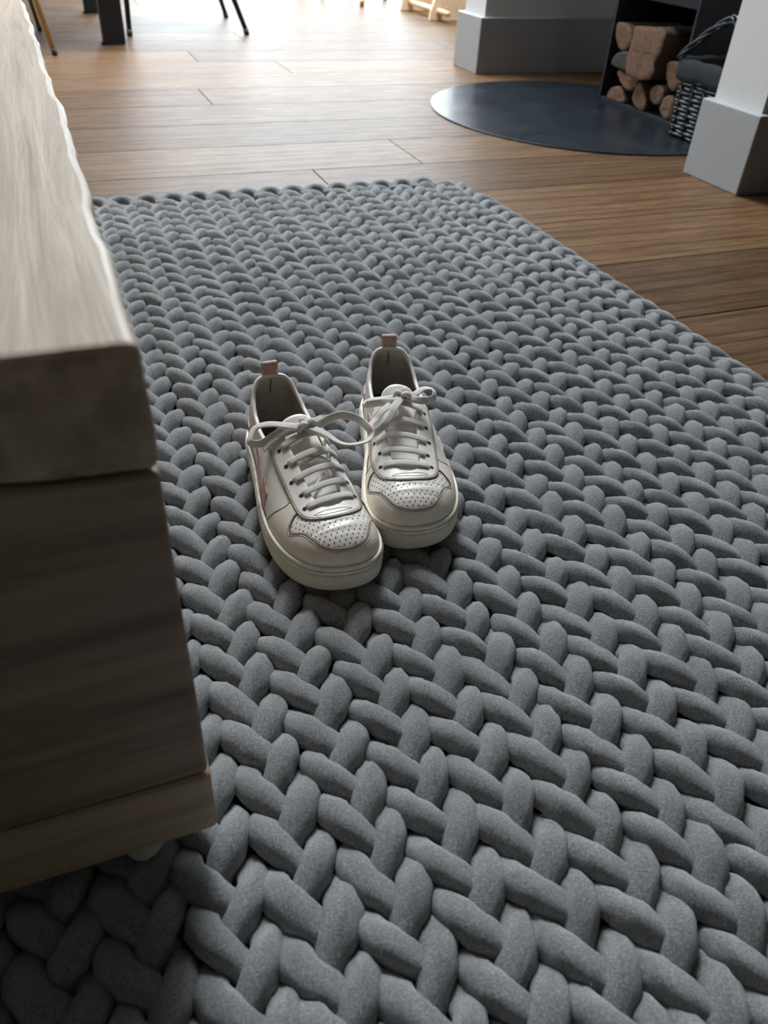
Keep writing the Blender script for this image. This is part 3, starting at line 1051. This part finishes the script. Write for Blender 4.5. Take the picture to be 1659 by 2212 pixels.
M['leather'] = make_leather('white_leather', (0.90, 0.86, 0.80), 0.40, amount=0.25)
M['leather_vamp'] = make_leather('white_leather_vamp', (0.90, 0.85, 0.79), 0.30, bs=0.10, amount=0.2)
M['suede'] = make_leather('off_white_suede', (0.86, 0.79, 0.68), 0.72, scale=1500, bs=0.1, dirt=(0.52, 0.46, 0.35), amount=0.45)
M['lining'] = make_leather('worn_lining', (0.70, 0.65, 0.58), 0.85, scale=1200, bs=0.2, dirt=(0.30, 0.25, 0.2), amount=0.8)
M['insole'] = make_leather('dark_insole', (0.17, 0.14, 0.125), 0.9, bs=0.2, dirt=(0.08, 0.07, 0.06), amount=0.8)
M['pink'] = make_leather('dusty_pink_leather', (0.70, 0.42, 0.39), 0.5, amount=0.2)
M['pink_tab'] = make_leather('pink_pull_tab', (0.58, 0.37, 0.32), 0.6, amount=0.4)
M['rubber'] = make_sole_mat()
M['rim_rubber'] = make_leather('cream_rim_rubber', (0.84, 0.79, 0.66), 0.45, dirt=(0.30, 0.26, 0.19), amount=0.9)
M['seam'] = plain('brown_seam_thread', (0.22, 0.165, 0.12), 0.8)
M['hole'] = plain('dark_punched_hole', (0.02, 0.018, 0.016), 0.9)


def make_lace():
    m, nt, b = new_mat('cotton_lace')
    v = coords(nt)
    ck = noise(nt, v, 1500, 3, 0.7)
    d = noise(nt, v, 60, 4)
    c = ramp(nt, d, [(0.3, (0.74, 0.70, 0.64)), (0.7, (0.90, 0.87, 0.82))])
    c = mixc(nt, 0.5, c, ramp(nt, ck, [(0.3, (0.75, 0.73, 0.7)), (0.7, (1.05, 1.05, 1.05))]), 'MULTIPLY')
    nt.links.new(c, b.inputs['Base Color'])
    b.inputs['Roughness'].default_value = 0.9
    b.inputs['Sheen Weight'].default_value = 0.3
    bump(nt, b, ck, 0.6, 0.0008)
    return m


M['lace'] = make_lace()

OUT = np.array([(0, 0), (20, 4), (30, 14), (35, 35), (37, 60), (41, 90), (46, 120), (50.5, 150), (52.5, 180), (51, 205), (45, 230), (34, 250), (18, 263),
                (-3, 269), (-24, 266), (-39, 253), (-47, 233), (-48.5, 208), (-46, 180), (-41, 150), (-36, 120), (-34, 90), (-34, 60), (-33, 35), (-29, 14), (-19, 4)], float) / 1000
Z0 = 0.024
NS, NK = 240, 34


def lift(y):
    t = np.clip((np.asarray(y, float) - 0.19) / 0.08, 0, 1)
    return 0.006 * t * t


class ShoeSurf:
    """upper as a smooth dome: perimeter -> spine; flat coordinates unroll it by arc length"""

    def __init__(self):
        B = spline(OUT, NS, True)
        self.B = B
        tan = np.roll(B, -1, 0) - np.roll(B, 1, 0)
        nr = np.stack([tan[:, 1], -tan[:, 0]], 1)
        nr /= np.linalg.norm(nr, axis=1)[:, None]
        if ((B - B.mean(0)) * nr).sum() < 0:
            nr = -nr
        self.nr = nr
        Bi = B - nr * 0.0035
        sy = np.clip(Bi[:, 1], 0.040, 0.212)
        # soften the clamp
        sy = np.interp(Bi[:, 1], [0, 0.03, 0.05, 0.07, 0.19, 0.205, 0.235, 0.27], [0.042, 0.045, 0.055, 0.07, 0.19, 0.202, 0.212, 0.214])
        sx = np.interp(sy, [0.05, 0.11, 0.17, 0.214], [0.0, -0.0045, -0.0060, -0.005])
        zs = np.interp(sy, [0.04, 0.055, 0.07, 0.09, 0.11, 0.14, 0.165, 0.19, 0.205, 0.214],
                       [0.121, 0.116, 0.111, 0.104, 0.097, 0.084, 0.0735, 0.0645, 0.0605, 0.0585])
        zs = np.convolve(np.r_[zs[-6:], zs, zs[:6]], np.ones(13) / 13, 'valid')
        th = np.linspace(0, PI / 2, NK + 1)
        dx_ = (Bi[:, 0] - sx) / np.hypot(Bi[:, 0] - sx, Bi[:, 1] - sy)
        mid_ = np.interp(Bi[:, 1], [0.03, 0.09, 0.19, 0.25], [0, 1, 1, 0])
        hor = 1 - np.maximum(np.cos(th), 0)[None] ** (0.90 + 0.10 * dx_ * mid_)[:, None]
        ver = np.sin(th)[None] ** (0.88 + 0.08 * dx_ * mid_)[:, None]
        X = Bi[:, None, 0] + (sx - Bi[:, 0])[:, None] * hor
        Y = Bi[:, None, 1] + (sy - Bi[:, 1])[:, None] * hor
        Z = Z0 + (zs - Z0)[:, None] * ver
        Z = Z + lift(Y)
        self.P = np.stack([X, Y, Z], 2)
        seg = np.linalg.norm(np.diff(self.P, axis=1), axis=2)
        arc = np.concatenate([np.cumsum(seg[:, ::-1], axis=1)[:, ::-1], np.zeros((NS, 1))], 1)
        d = Bi - np.stack([sx, sy], 1)
        d /= np.linalg.norm(d, axis=1)[:, None]
        self.flat = np.stack([sx, sy], 1)[:, None, :] + d[:, None, :] * arc[:, :, None]
        # normals
        du = np.roll(self.P, -1, 0) - np.roll(self.P, 1, 0)
        dv = np.gradient(self.P, axis=1)
        n = np.cross(du, dv)
        l = np.linalg.norm(n, axis=2)[:, :, None]
        n = n / (l + 1e-12)
        n[:, NK] = n[:, NK - 1]
        if (n[:, 3] * np.concatenate([nr, np.zeros((NS, 1))], 1)).sum() < 0:
            n = -n
        self.N = n
        tris = []
        for s in range(NS):
            s2 = (s + 1) % NS
            for k in range(NK):
                a, b, c, dd = s * (NK + 1) + k, s2 * (NK + 1) + k, s2 * (NK + 1) + k + 1, s * (NK + 1) + k + 1
                tris += [(a, b, c), (a, c, dd)]
        self.tris = tris
        self.Pf = self.P.reshape(-1, 3); self.Nf = self.N.reshape(-1, 3); self.Ff = self.flat.reshape(-1, 2)
        self.bvh = BVHTree.FromPolygons([(x, y, 0) for x, y in self.Ff], tris)
        self.bvh3 = BVHTree.FromPolygons([tuple(p) for p in self.Pf], tris)

    def at(self, x, y, off=0.0):
        loc, _, i, _ = self.bvh.find_nearest(Vector((x, y, 0)))
        a, b, c = self.tris[i]
        fa, fb, fc = self.Ff[a], self.Ff[b], self.Ff[c]
        m = np.array([[fa[0], fb[0], fc[0]], [fa[1], fb[1], fc[1]], [1, 1, 1.0]])
        try:
            w = np.linalg.solve(m, (loc.x, loc.y, 1))
            w = np.clip(w, 0, 1); w /= w.sum()
        except np.linalg.LinAlgError:
            w = np.ones(3) / 3
        p = w @ self.Pf[[a, b, c]]
        n = w @ self.Nf[[a, b, c]]
        n = n / (np.linalg.norm(n) + 1e-12)
        return p + n * off, n

    def flat_of(self, p3):
        loc, _, i, _ = self.bvh3.find_nearest(Vector(p3))
        a, b, c = self.tris[i]
        q = barycentric_transform(loc, *[Vector(self.Pf[k]) for k in (a, b, c)], *[Vector((*self.Ff[k], 0)) for k in (a, b, c)])
        return q.x, q.y

    def collar(self, s, z):
        """flat point on perimeter ray s at height z"""
        col = self.P[s, :, 2]
        k = np.interp(z, col, np.arange(NK + 1))
        i = int(min(k, NK - 1)); f = k - i
        return self.flat[s, i] * (1 - f) + self.flat[s, i + 1] * f


SURF = ShoeSurf()


def in_poly(pts, poly):
    pts = np.asarray(pts); poly = np.asarray(poly)
    x, y = pts[:, 0], pts[:, 1]
    ins = np.zeros(len(pts), bool)
    j = len(poly) - 1
    for i in range(len(poly)):
        xi, yi = poly[i]; xj, yj = poly[j]
        c = ((yi > y) != (yj > y)) & (x < (xj - xi) * (y - yi) / (yj - yi + 1e-15) + xi)
        ins ^= c
        j = i
    return ins


def resample(poly, step):
    P = np.array(list(poly) + [poly[0]], float)
    d = np.r_[0, np.cumsum(np.linalg.norm(np.diff(P, axis=0), axis=1))]
    n = max(8, int(d[-1] / step))
    s = np.linspace(0, d[-1], n, endpoint=False)
    return np.stack([np.interp(s, d, P[:, 0]), np.interp(s, d, P[:, 1])], 1)


def panel_geo(poly, holes=(), off=0.0, skirt=0.0, step=0.003, offfn=None):
    loops = [resample(poly, step * 0.6)] + [resample(h, step * 0.6) for h in holes]
    V2, E = [], []
    for lp in loops:
        n0 = len(V2)
        V2 += [tuple(p) for p in lp]
        E += [(n0 + i, n0 + (i + 1) % len(lp)) for i in range(len(lp))]
    lo, hi = loops[0].min(0), loops[0].max(0)
    G = []
    for r, y in enumerate(np.arange(lo[1], hi[1], step * 0.87)):
        for x in np.arange(lo[0] + (r % 2) * step / 2, hi[0], step):
            G.append((x, y))
    G = np.array(G)
    ok = in_poly(G, loops[0])
    for h in loops[1:]:
        ok &= ~in_poly(G, h)
    G = G[ok]
    bd = np.concatenate(loops)
    dmin = np.full(len(G), 9.0)
    for p in bd:
        dmin = np.minimum(dmin, np.hypot(G[:, 0] - p[0], G[:, 1] - p[1]))
    G = G[dmin > step * 0.45]
    V2 += [tuple(p) for p in G]
    r = delaunay_2d_cdt([Vector(p) for p in V2], E, [], 0, 1e-7)
    vv = np.array([(v.x, v.y) for v in r[0]])
    fc = [tuple(f) for f in r[2]]
    cen = np.array([vv[list(f)].mean(0) for f in fc])
    keep = in_poly(cen, loops[0])
    for h in loops[1:]:
        keep &= ~in_poly(cen, h)
    fc = [f for f, k in zip(fc, keep) if k]
    P3 = []
    N3 = []
    for x, y in vv:
        o_ = off if offfn is None else off + offfn(x, y)
        p, n = SURF.at(x, y, o_)
        P3.append(p); N3.append(n)
    P3, N3 = np.array(P3), np.array(N3)
    out = []
    for f in fc:
        a, b, c = P3[list(f[:3])]
        if np.dot(np.cross(b - a, c - a), N3[f[0]]) < 0:
            f = f[::-1]
        out.append(f)
    V = P3
    if skirt:
        from collections import Counter
        cnt = Counter()
        dirn = {}
        for f in out:
            for i in range(len(f)):
                a, b = f[i], f[(i + 1) % len(f)]
                cnt[frozenset((a, b))] += 1
                dirn[frozenset((a, b))] = (a, b)
        bnd = [dirn[e] for e, k in cnt.items() if k == 1]
        ids = {}
        extra = []
        for a, b in bnd:
            for i in (a, b):
                if i not in ids:
                    ids[i] = len(V) + len(extra)
                    extra.append(P3[i] - N3[i] * skirt)
        for a, b in bnd:
            out.append((b, a, ids[a], ids[b]))
        V = np.concatenate([P3, np.array(extra)]) if extra else P3
    return V, out


def line_on(pts, off, n=None, closed=False, sm=True):
    pts = np.array(pts, float)
    if sm:
        L = np.linalg.norm(np.diff(pts, axis=0), axis=1).sum()
        pts = spline(pts, n or max(8, int(L / 0.002)), closed)
    P, N = zip(*[SURF.at(x, y, off) for x, y in pts])
    return np.array(P), np.array(N)


def seam_geo(pts, r=0.0005, off=0.0002, closed=False, flatten=0.8, sm=True):
    P, N = line_on(pts, off, closed=closed, sm=sm)
    if closed:
        P = np.r_[P, P[:1]]; N = np.r_[N, N[:1]]
    return sweep(P, N, r, r * flatten, 6)


def round_corners(poly, r, n=6):
    P = np.array(poly, float)
    out = []
    m = len(P)
    for i in range(m):
        p0, p1, p2 = P[i - 1], P[i], P[(i + 1) % m]
        d0 = (p0 - p1); d1 = (p2 - p1)
        l0, l1 = np.linalg.norm(d0), np.linalg.norm(d1)
        rr = min(r, l0 * 0.45, l1 * 0.45)
        a, b = p1 + d0 / l0 * rr, p1 + d1 / l1 * rr
        for t in np.linspace(0, 1, n):
            out.append((1 - t) ** 2 * a + 2 * t * (1 - t) * p1 + t * t * b)
    return np.array(out)


# ---- outlines in flat coordinates (metres; x lateral, y heel to toe)
def collar_z(y, side):
    return np.interp(y, [0.0, 0.006, 0.015, 0.03, 0.05, 0.075, 0.095, 0.108], [0.099, 0.0975, 0.093, 0.0825, 0.0725, 0.0685, 0.070, 0.0735])


per = SURF.B
lat = [s for s in range(NS) if per[s, 0] >= 0 and per[s, 1] < 0.108]
med = [s for s in range(NS) if per[s, 0] < 0 and per[s, 1] < 0.108]
lat.sort(key=lambda s: -per[s, 1])
med.sort(key=lambda s: per[s, 1])
collar_line = [SURF.collar(s, collar_z(per[s, 1], 0)) for s in lat] + [SURF.collar(s, collar_z(per[s, 1], 0)) for s in med]
collar_line = np.array(collar_line)
throat = spline([(-0.0300, 0.1150), (-0.0270, 0.134), (-0.0228, 0.157), (-0.0205, 0.180), (-0.0190, 0.196), (-0.0160, 0.2065), (-0.0095, 0.2122), (-0.002, 0.2122), (0.0045, 0.2075), (0.0090, 0.196),
                 (0.0108, 0.172), (0.0125, 0.148), (0.0148, 0.130), (0.0165, 0.1150)], 60)
opening = np.concatenate([collar_line, throat])
flat_edge = SURF.flat[:, 0]
eyestay_out = list(spline([(0.0385, 0.1120), (0.0365, 0.122), (0.0340, 0.146), (0.0312, 0.170), (0.0297, 0.190), (0.0280, 0.204), (0.0245, 0.2140), (0.0180, 0.2205), (0.0080, 0.2245), (-0.0060, 0.2262), (-0.0190, 0.2240),
                           (-0.0300, 0.2180), (-0.0365, 0.2080), (-0.0405, 0.196), (-0.0440, 0.180), (-0.0475, 0.155), (-0.0510, 0.130), (-0.0530, 0.1120)], 140))
eyestay = eyestay_out + [(-0.0525, 0.1125), (-0.0325, 0.1155)] + list(throat) + [(0.0190, 0.1155), (0.0380, 0.1125)]
# perforated vamp window in the toe cap
VAMP = [(0.0275, 0.2035), (0.0345, 0.2075), (0.0415, 0.2145), (0.0422, 0.2195), (0.0365, 0.2250), (0.0300, 0.2310), (0.0250, 0.2410), (0.0185, 0.2515), (0.0085, 0.2585), (-0.0050, 0.2610), (-0.0180, 0.2585), (-0.0262, 0.2525),
        (-0.0320, 0.2430), (-0.0375, 0.2330), (-0.0460, 0.2250), (-0.0535, 0.2160), (-0.0545, 0.2080), (-0.0490, 0.2005), (-0.0405, 0.1985)]
vamp_s = spline(VAMP, 140)

LACE_ROWS = [(-0.0400, 0.1255, 0.0245, 0.1315), (-0.0385, 0.1440, 0.0225, 0.1515), (-0.0365, 0.1625, 0.0225, 0.1705), (-0.0300, 0.1815, 0.0180, 0.1885), (-0.0312, 0.1995, 0.0195, 0.2045)]


def lace_row_path(x0, y0, x1, y1, sag=0.0):
    P, N = [], []
    for t in np.linspace(0, 1, 26):
        x = x0 + (x1 - x0) * t; y = y0 + (y1 - y0) * t
        e = min(t, 1 - t)
        off = 0.0030 - 0.0065 * max(0, 1 - e / 0.07) ** 1.6
        # over the open throat the lace spans straight: use a slightly lower arch
        p, n = SURF.at(x, y, off)
        P.append(p); N.append(n)
    P = np.array(P); N = np.array(N)
    return P, N


def build_shoe(name, label, mirror, loc, yaw, bow, seed):
    root = tag(empty(name, loc), label, 'sneaker', 'pair of white sneakers')
    root.rotation_euler = (0, 0, yaw)
    sx = -1 if mirror else 1

    def part(pname, VF, mat, parent=None, smooth=True, solid=None):
        V, F = VF
        V = np.array(V, float).copy()
        if mirror:
            V[:, 0] *= -1
            F = [f[::-1] for f in F]
        o = obj(pname, V, F, mat, parent or root, smooth)
        if solid:
            md = o.modifiers.new('solid', 'SOLIDIFY'); md.thickness = solid; md.offset = -1
        return o

    def crease(x, y):
        e = 0.0
        for y0, k, a, w_ in ((0.2320, 0.14, -0.0008, 0.0016), (0.2375, 0.10, 0.0005, 0.0022), (0.2265, -0.22, 0.0005, 0.0018), (0.2430, -0.10, -0.0005, 0.0016)):
            e += a * math.exp(-((y - y0 - k * (x + 0.006) * sx_c) / w_) ** 2) * math.exp(-(x / 0.035) ** 2)
        return e

    sx_c = 1 if seed == 1 else -0.7
    # ---- sole
    prof = [(-0.010, 0.0005), (-0.003, 0.0), (0.0002, 0.0014), (0.0012, 0.005), (0.0016, 0.011), (0.0014, 0.0165), (0.0008, 0.0192), (-0.0006, 0.0200), (-0.0010, 0.0208), (-0.0010, 0.0230), (-0.012, 0.0235)]
    V, F = [], []
    for off, z in prof:
        Q = SURF.B + SURF.nr * off
        for j in range(NS):
            V.append((Q[j, 0], Q[j, 1], z + (lift(Q[j, 1]) if z > 0 else lift(Q[j, 1]))))
    for i in range(len(prof) - 1):
        for j in range(NS):
            F.append((i * NS + j, i * NS + (j + 1) % NS, (i + 1) * NS + (j + 1) % NS, (i + 1) * NS + j))
    F.append(tuple(range(NS))[::-1])
    F.append(tuple((len(prof) - 1) * NS + j for j in range(NS)))
    sole = part('sole', (V, F), 'rubber')
    # rim beads around the top of the sole
    for (off, z, w_, t_) in ((0.0002, 0.0222, 0.0016, 0.0017), (-0.0010, 0.0262, 0.0019, 0.0022)):
        Q = SURF.B + SURF.nr * off
        P = np.c_[Q, z + lift(Q[:, 1])]
        P = np.r_[P, P[:2]]
        part('sole_rim', sweep(P, (0, 0, 1), w_, t_, 10, 2.4, caps=False), 'rim_rubber', sole)
    # raised textured toe bumper edge (the side line where the bumper starts)
    a0 = [s for s in range(NS) if per[s, 1] > 0.165]
    # ---- upper
    up = part('upper', panel_geo(flat_edge, [opening], 0.0, 0, 0.0032), 'leather', solid=0.0026)
    up.data.materials.append(M['lining'])
    up.modifiers['solid'].material_offset = 1
    up.modifiers['solid'].material_offset_rim = 0
    # collar binding
    n_c = len(collar_line)
    cl = collar_line[2:-2]
    P, N = zip(*[SURF.at(x, y, -0.0012) for x, y in cl[::2]])
    part('collar_edge', sweep(np.array(P), np.array(N), 0.0019, 0.0024, 8), 'leather', up)
    # insole
    Qi = SURF.B - SURF.nr * 0.006
    V = [(x, y, 0.0315 + float(lift(y))) for x, y in Qi]
    part('insole', (V, [tuple(range(NS))]), 'insole', smooth=False)
    # ---- vamp, toe cap, eyestay, side panels
    part('vamp', panel_geo(list(vamp_s) + [(-0.03, 0.200), (0.018, 0.205)], (), 0.0004, 0.0010, 0.0022, crease), 'leather_vamp', up)
    fe = [p for p in flat_edge]
    # toe cap: the edge of the sole in front, back to the side seams
    idx = [s for s in range(NS) if per[s, 1] > 0.165]
    start = min(idx)
    ring = [flat_edge[s] for s in idx]      # lateral side first, round the toe to the medial side
    lat_seam = spline([(0.0300, 0.1885), (0.0385, 0.1885), (0.0487, 0.1843), (0.0620, 0.1775), (0.0700, 0.1730)], 20)
    med_seam = spline([(-0.0425, 0.1865), (-0.0500, 0.1865), (-0.0590, 0.1810), (-0.0680, 0.1730)], 20)
    cap_poly = ring + list(med_seam[::-1]) + [(-0.0395, 0.1975)] + list(vamp_s[::-1]) + [(0.0272, 0.2030)] + list(lat_seam)
    part('toe_cap', panel_geo(cap_poly, (), 0.0013, 0.0014, 0.0028), 'suede', up)
    part('eyestay', panel_geo(eyestay, (), 0.0015, 0.0016, 0.0026), 'leather', up)
    # ---- tongue
    tong = round_corners([(-0.029, 0.102), (0.019, 0.102), (0.020, 0.125), (0.014, 0.218), (-0.024, 0.218), (-0.034, 0.125)], 0.008)
    to = part('tongue', panel_geo(tong, (), -0.0042, 0, 0.003, lambda x, y: 0.002 * np.clip((0.116 - y) / 0.012, 0, 1)), 'leather', up, solid=0.003)
    # ---- stitched seams
    G = []
    G.append(seam_geo(eyestay_out, 0.0006, 0.0016))
    ins = [(-0.006 + (x + 0.006) * 0.94, 0.145 + (y - 0.145) * 0.972) for x, y in eyestay_out]
    G.append(seam_geo(ins, 0.00022, 0.0016))
    G.append(seam_geo(list(vamp_s), 0.0006, 0.0012))
    outer = [(-0.006 + (x + 0.006) * 1.05, 0.215 + (y - 0.215) * 1.05) for x, y in vamp_s[8:-8]]
    G.append(seam_geo(outer, 0.00022, 0.0014))
    G.append(seam_geo(lat_seam, 0.0005, 0.0013))
    G.append(seam_geo(med_seam, 0.0005, 0.0013))
    # small stitched leaf below the laces
    leaf = [(0.0145, 0.2168), (0.0040, 0.2150), (-0.0100, 0.2152), (-0.0225, 0.2172), (-0.0110, 0.2196), (0.0040, 0.2200)]
    G.append(seam_geo(leaf, 0.00028, 0.0016, True))
    part('stitching', join_geo(G), 'seam', up)
    # ---- punched holes
    G = []
    for r_, y in enumerate(np.arange(0.2010, 0.262, 0.0043)):
        for x in np.arange(-0.06, 0.05, 0.0056):
            xx = x + (r_ % 2) * 0.0028
            if not in_poly([(xx, y)], vamp_s)[0]:
                continue
            dm = np.min(np.hypot(vamp_s[:, 0] - xx, vamp_s[:, 1] - y))
            if dm < 0.0022:
                continue
            if in_poly([(xx, y)], np.array(eyestay_out))[0]:
                continue
            p, n = SURF.at(xx, y, 0.0006)
            t1 = np.cross(n, (0, 1, 0)); t1 /= np.linalg.norm(t1); t2 = np.cross(n, t1)
            ring_ = [p + 0.00068 * (math.cos(a) * t1 + math.sin(a) * t2) for a in np.linspace(0, 2 * PI, 8, endpoint=False)]
            G.append((ring_, [tuple(range(8))]))
    ho = part('perforations', join_geo(G), 'hole', up, smooth=False)
    ho['kind'] = 'stuff'
    # ---- side mark: leaf arm and square arm
    for sd in (1, -1):
        leafm = [(0.0670, 0.0820), (0.0615, 0.0930), (0.0612, 0.1020), (0.0650, 0.1120), (0.0695, 0.1220), (0.0760, 0.1335), (0.0780, 0.1200), (0.0775, 0.1080), (0.0735, 0.0930)]
        sq = round_corners([(0.0565, 0.1345), (0.0735, 0.1345), (0.0725, 0.1550), (0.0555, 0.1550)], 0.0012)
        lf = spline([(sd * x - (-0.004 if sd < 0 else 0) * sd, y) for x, y in leafm], 40, True)
        part('side_mark', panel_geo(lf, (), 0.0009, 0.001, 0.002), 'pink', up)
        sq = [(sd * x - (-0.004 if sd < 0 else 0) * sd, y) for x, y in sq]
        part('side_mark', panel_geo(sq, (), 0.0009, 0.001, 0.002), 'pink', up)
        part('mark_edge', join_geo([seam_geo(lf, 0.0004, 0.0010, True, sm=False), seam_geo(np.array(sq), 0.0004, 0.0010, True, sm=False)]), 'pink_tab', up)
    # heel counter, pink
    hc = []
    hs = [s for s in range(NS) if per[s, 1] < 0.030 and per[s, 0] >= 0]; hs.sort(key=lambda s: -per[s, 1])
    hs2 = [s for s in range(NS) if per[s, 1] < 0.030 and per[s, 0] < 0]; hs2.sort(key=lambda s: per[s, 1])
    allh = hs + hs2
    low = [SURF.flat[s, 0] for s in allh]
    top = [SURF.collar(s, 0.045 + 0.030 * math.exp(-(per[s, 0] / 0.016) ** 2)) for s in allh]
    part('heel_counter', panel_geo(low + top[::-1], (), 0.0011, 0.0012, 0.003), 'pink', up)
    # pull tab loop
    tabp = spline([(0, 0.0030, 0.066), (0, 0.0075, 0.084), (0, 0.0095, 0.099), (0, 0.0085, 0.107), (0, 0.0108, 0.1118), (0, 0.0145, 0.1110), (0, 0.0160, 0.103), (0, 0.0150, 0.093)], 40)
    tb_up = np.gradient(tabp, axis=0)
    tb_n = np.cross(tb_up, (1, 0, 0))
    part('pull_tab', sweep(tabp, tb_n, 0.0086, 0.0010, 12, 5), 'pink_tab')
    hsm = spline([(0.0002, 0.0158, 0.0965), (-0.0003, 0.0150, 0.090), (0.0005, 0.0132, 0.082), (-0.0004, 0.0112, 0.074)], 40)
    part('heel_seam', sweep(hsm, (0, 1, 0.3), 0.0009, 0.0009, 6), 'seam', up)
    # ---- eyelets + laces
    G = []
    for x0, y0, x1, y1 in LACE_ROWS:
        for x, y in ((x0, y0), (x1, y1)):
            xx = -0.006 + (x + 0.006) * 1.03
            p, n = SURF.at(xx, y, 0.0017)
            t1 = np.cross(n, (0, 1, 0)); t1 /= np.linalg.norm(t1); t2 = np.cross(n, t1)
            G.append(([p + 0.0023 * (math.cos(a) * t1 + math.sin(a) * t2) for a in np.linspace(0, 2 * PI, 14, endpoint=False)], [tuple(range(14))]))
    for g_ in G:
        part('eyelet', g_, 'hole', up, smooth=False)
    lace = part('laces', sweep(*lace_row_path(*LACE_ROWS[0]), 0.0036, 0.0011, 12, 3.2), 'lace')
    for r_ in LACE_ROWS[1:]:
        part('lace_bar', sweep(*lace_row_path(*r_), 0.0036, 0.0011, 12, 3.2), 'lace', lace)
    # hidden crossings that show between the bars
    for (xa, ya, xb, yb) in ((0.009, 0.147, -0.022, 0.157), (0.008, 0.158, -0.022, 0.147), (0.006, 0.186, -0.010, 0.172)) if seed == 1 else ((-0.022, 0.140, -0.020, 0.150),):
        pts = [(xa + (xb - xa) * t, ya + (yb - ya) * t) for t in np.linspace(0, 1, 10)]
        P, N = zip(*[SURF.at(x, y, 0.0002) for x, y in pts])
        part('lace_crossing', sweep(np.array(P), np.array(N), 0.0016, 0.0007, 8, 3), 'lace', lace)
    bow(part, lace)
    return root


def lace_strip(part, parent, pts, pname, w=0.0040, t=0.0010, n=60, up=None, twist=None):
    P = spline(pts, n)
    T = np.gradient(P, axis=0); T /= np.linalg.norm(T, axis=1)[:, None]
    if up is None:
        up = (0, 0.55, 0.85)
    U = np.tile(np.array(up, float), (n, 1)) if np.ndim(up) == 1 else spline(up, n)
    if twist is not None:
        tw = np.interp(np.linspace(0, 1, n), np.linspace(0, 1, len(twist)), twist)
        S = np.cross(T, U); S /= np.linalg.norm(S, axis=1)[:, None]
        U2 = np.cross(S, T)
        U = U2 * np.cos(tw)[:, None] + S * np.sin(tw)[:, None]
    return part(pname, sweep(P, U, w, t, 12, 3.2), 'lace', parent)


def knot(part, parent, c, r=0.0085):
    P = []
    for a in np.linspace(0, 2 * PI, 90):
        P.append((c[0] + r * 0.55 * (math.sin(a) + 1.4 * math.sin(2 * a)) * 0.75, c[1] + r * 0.45 * (math.cos(a) - 1.4 * math.cos(2 * a)) * 0.75, c[2] + r * 0.55 * -math.sin(3 * a)))
    P = np.array(P)
    part('knot', sweep(P, (0.2, 0.3, 1), 0.0033, 0.0026, 10, 2.6), 'lace', parent)


def low(pts, d=0.0045):
    return [(x, y - d * 0.9, z - d) for x, y, z in pts]


def bow_a(part, lace):
    k = tuple(SURF.at(-0.006, 0.1215, 0.0058)[0])
    knot(part, lace, k)
    lace_strip(part, lace, [k] + low([(0.0027, 0.1289, 0.103), (0.0254, 0.1107, 0.099), (0.0393, 0.1033, 0.092), (0.0475, 0.1134, 0.084), (0.037, 0.118, 0.083), (0.0248, 0.1192, 0.09), (0.0111, 0.119, 0.096)]) + [k], 'lace_loop', n=90, twist=[0.0, 0.25, 0.3, 0.9, 0.5, 0.2, 0.0])
    lace_strip(part, lace, [k] + low([(0.0111, 0.126, 0.096), (0.025, 0.124, 0.089), (0.0366, 0.1241, 0.079)]), 'lace_end', w=0.0034, twist=[0, .3, .5, .6])
    lace_strip(part, lace, [k] + low([(-0.0189, 0.1315, 0.103), (-0.031, 0.1292, 0.106), (-0.0444, 0.1303, 0.108), (-0.0573, 0.1394, 0.106), (-0.063, 0.1551, 0.103), (-0.0633, 0.1607, 0.1), (-0.0563, 0.1674, 0.098), (-0.0405, 0.1673, 0.097), (-0.0297, 0.1599, 0.097), (-0.0194, 0.1437, 0.100)], 0.003) + [k], 'lace_loop', n=110, twist=[0.0, 0.5, 0.7, 1.0, 0.9, 0.4, 0.1])
    lace_strip(part, lace, [k, (k[0] - .010, k[1] - .002, k[2] + .003), (k[0] - .019, k[1] - .004, k[2] + .003)], 'lace_end', w=0.0030, n=20)


def bow_b(part, lace):
    k = tuple(SURF.at(-0.001, 0.1225, 0.0060)[0])
    knot(part, lace, k, 0.0085)
    lace_strip(part, lace, [k] + low([(0.0103, 0.1325, 0.104), (0.0226, 0.125, 0.107), (0.032, 0.1294, 0.108), (0.0319, 0.1378, 0.104), (0.0249, 0.1405, 0.102), (0.0119, 0.1387, 0.102)]) + [k], 'lace_loop', n=80, twist=[0, .3, .6, 1.0, .5, .2, 0])
    lace_strip(part, lace, [k] + low([(-0.0115, 0.1442, 0.103), (-0.0239, 0.1391, 0.1), (-0.0390, 0.1359, 0.096), (-0.0400, 0.1310, 0.096), (-0.0325, 0.1289, 0.098), (-0.0160, 0.1330, 0.101)]) + [k], 'lace_loop', n=80, twist=[0, .2, .5, .9, .4, 0.1])
    lace_strip(part, lace, [k] + low([(-0.0127, 0.1535, 0.102), (-0.0171, 0.1632, 0.099), (-0.026, 0.1748, 0.094), (-0.0371, 0.1799, 0.088), (-0.0405, 0.1700, 0.088), (-0.0388, 0.1662, 0.089), (-0.0318, 0.1609, 0.093), (-0.0233, 0.153, 0.099)], 0.003) + [k], 'lace_loop', n=90, w=0.0040, twist=[0, .1, .3, .7, .6, .2, 0])


RUG_TOP = 0.0328
HEEL_A, YAW_A = (0.1789, 0.7583), -3.1337
HEEL_B, YAW_B = (0.3319, 0.7832), -3.3823
shoe_a = build_shoe('sneaker', 'white leather sneaker with pink side mark, nearer the timber table, bow loop spread wide', False, (*HEEL_A, RUG_TOP), YAW_A, bow_a, 1)
shoe_b = build_shoe('sneaker', 'white leather sneaker set slightly back, farther from the timber table, short laces tied', True, (*HEEL_B, RUG_TOP), YAW_B, bow_b, 2)
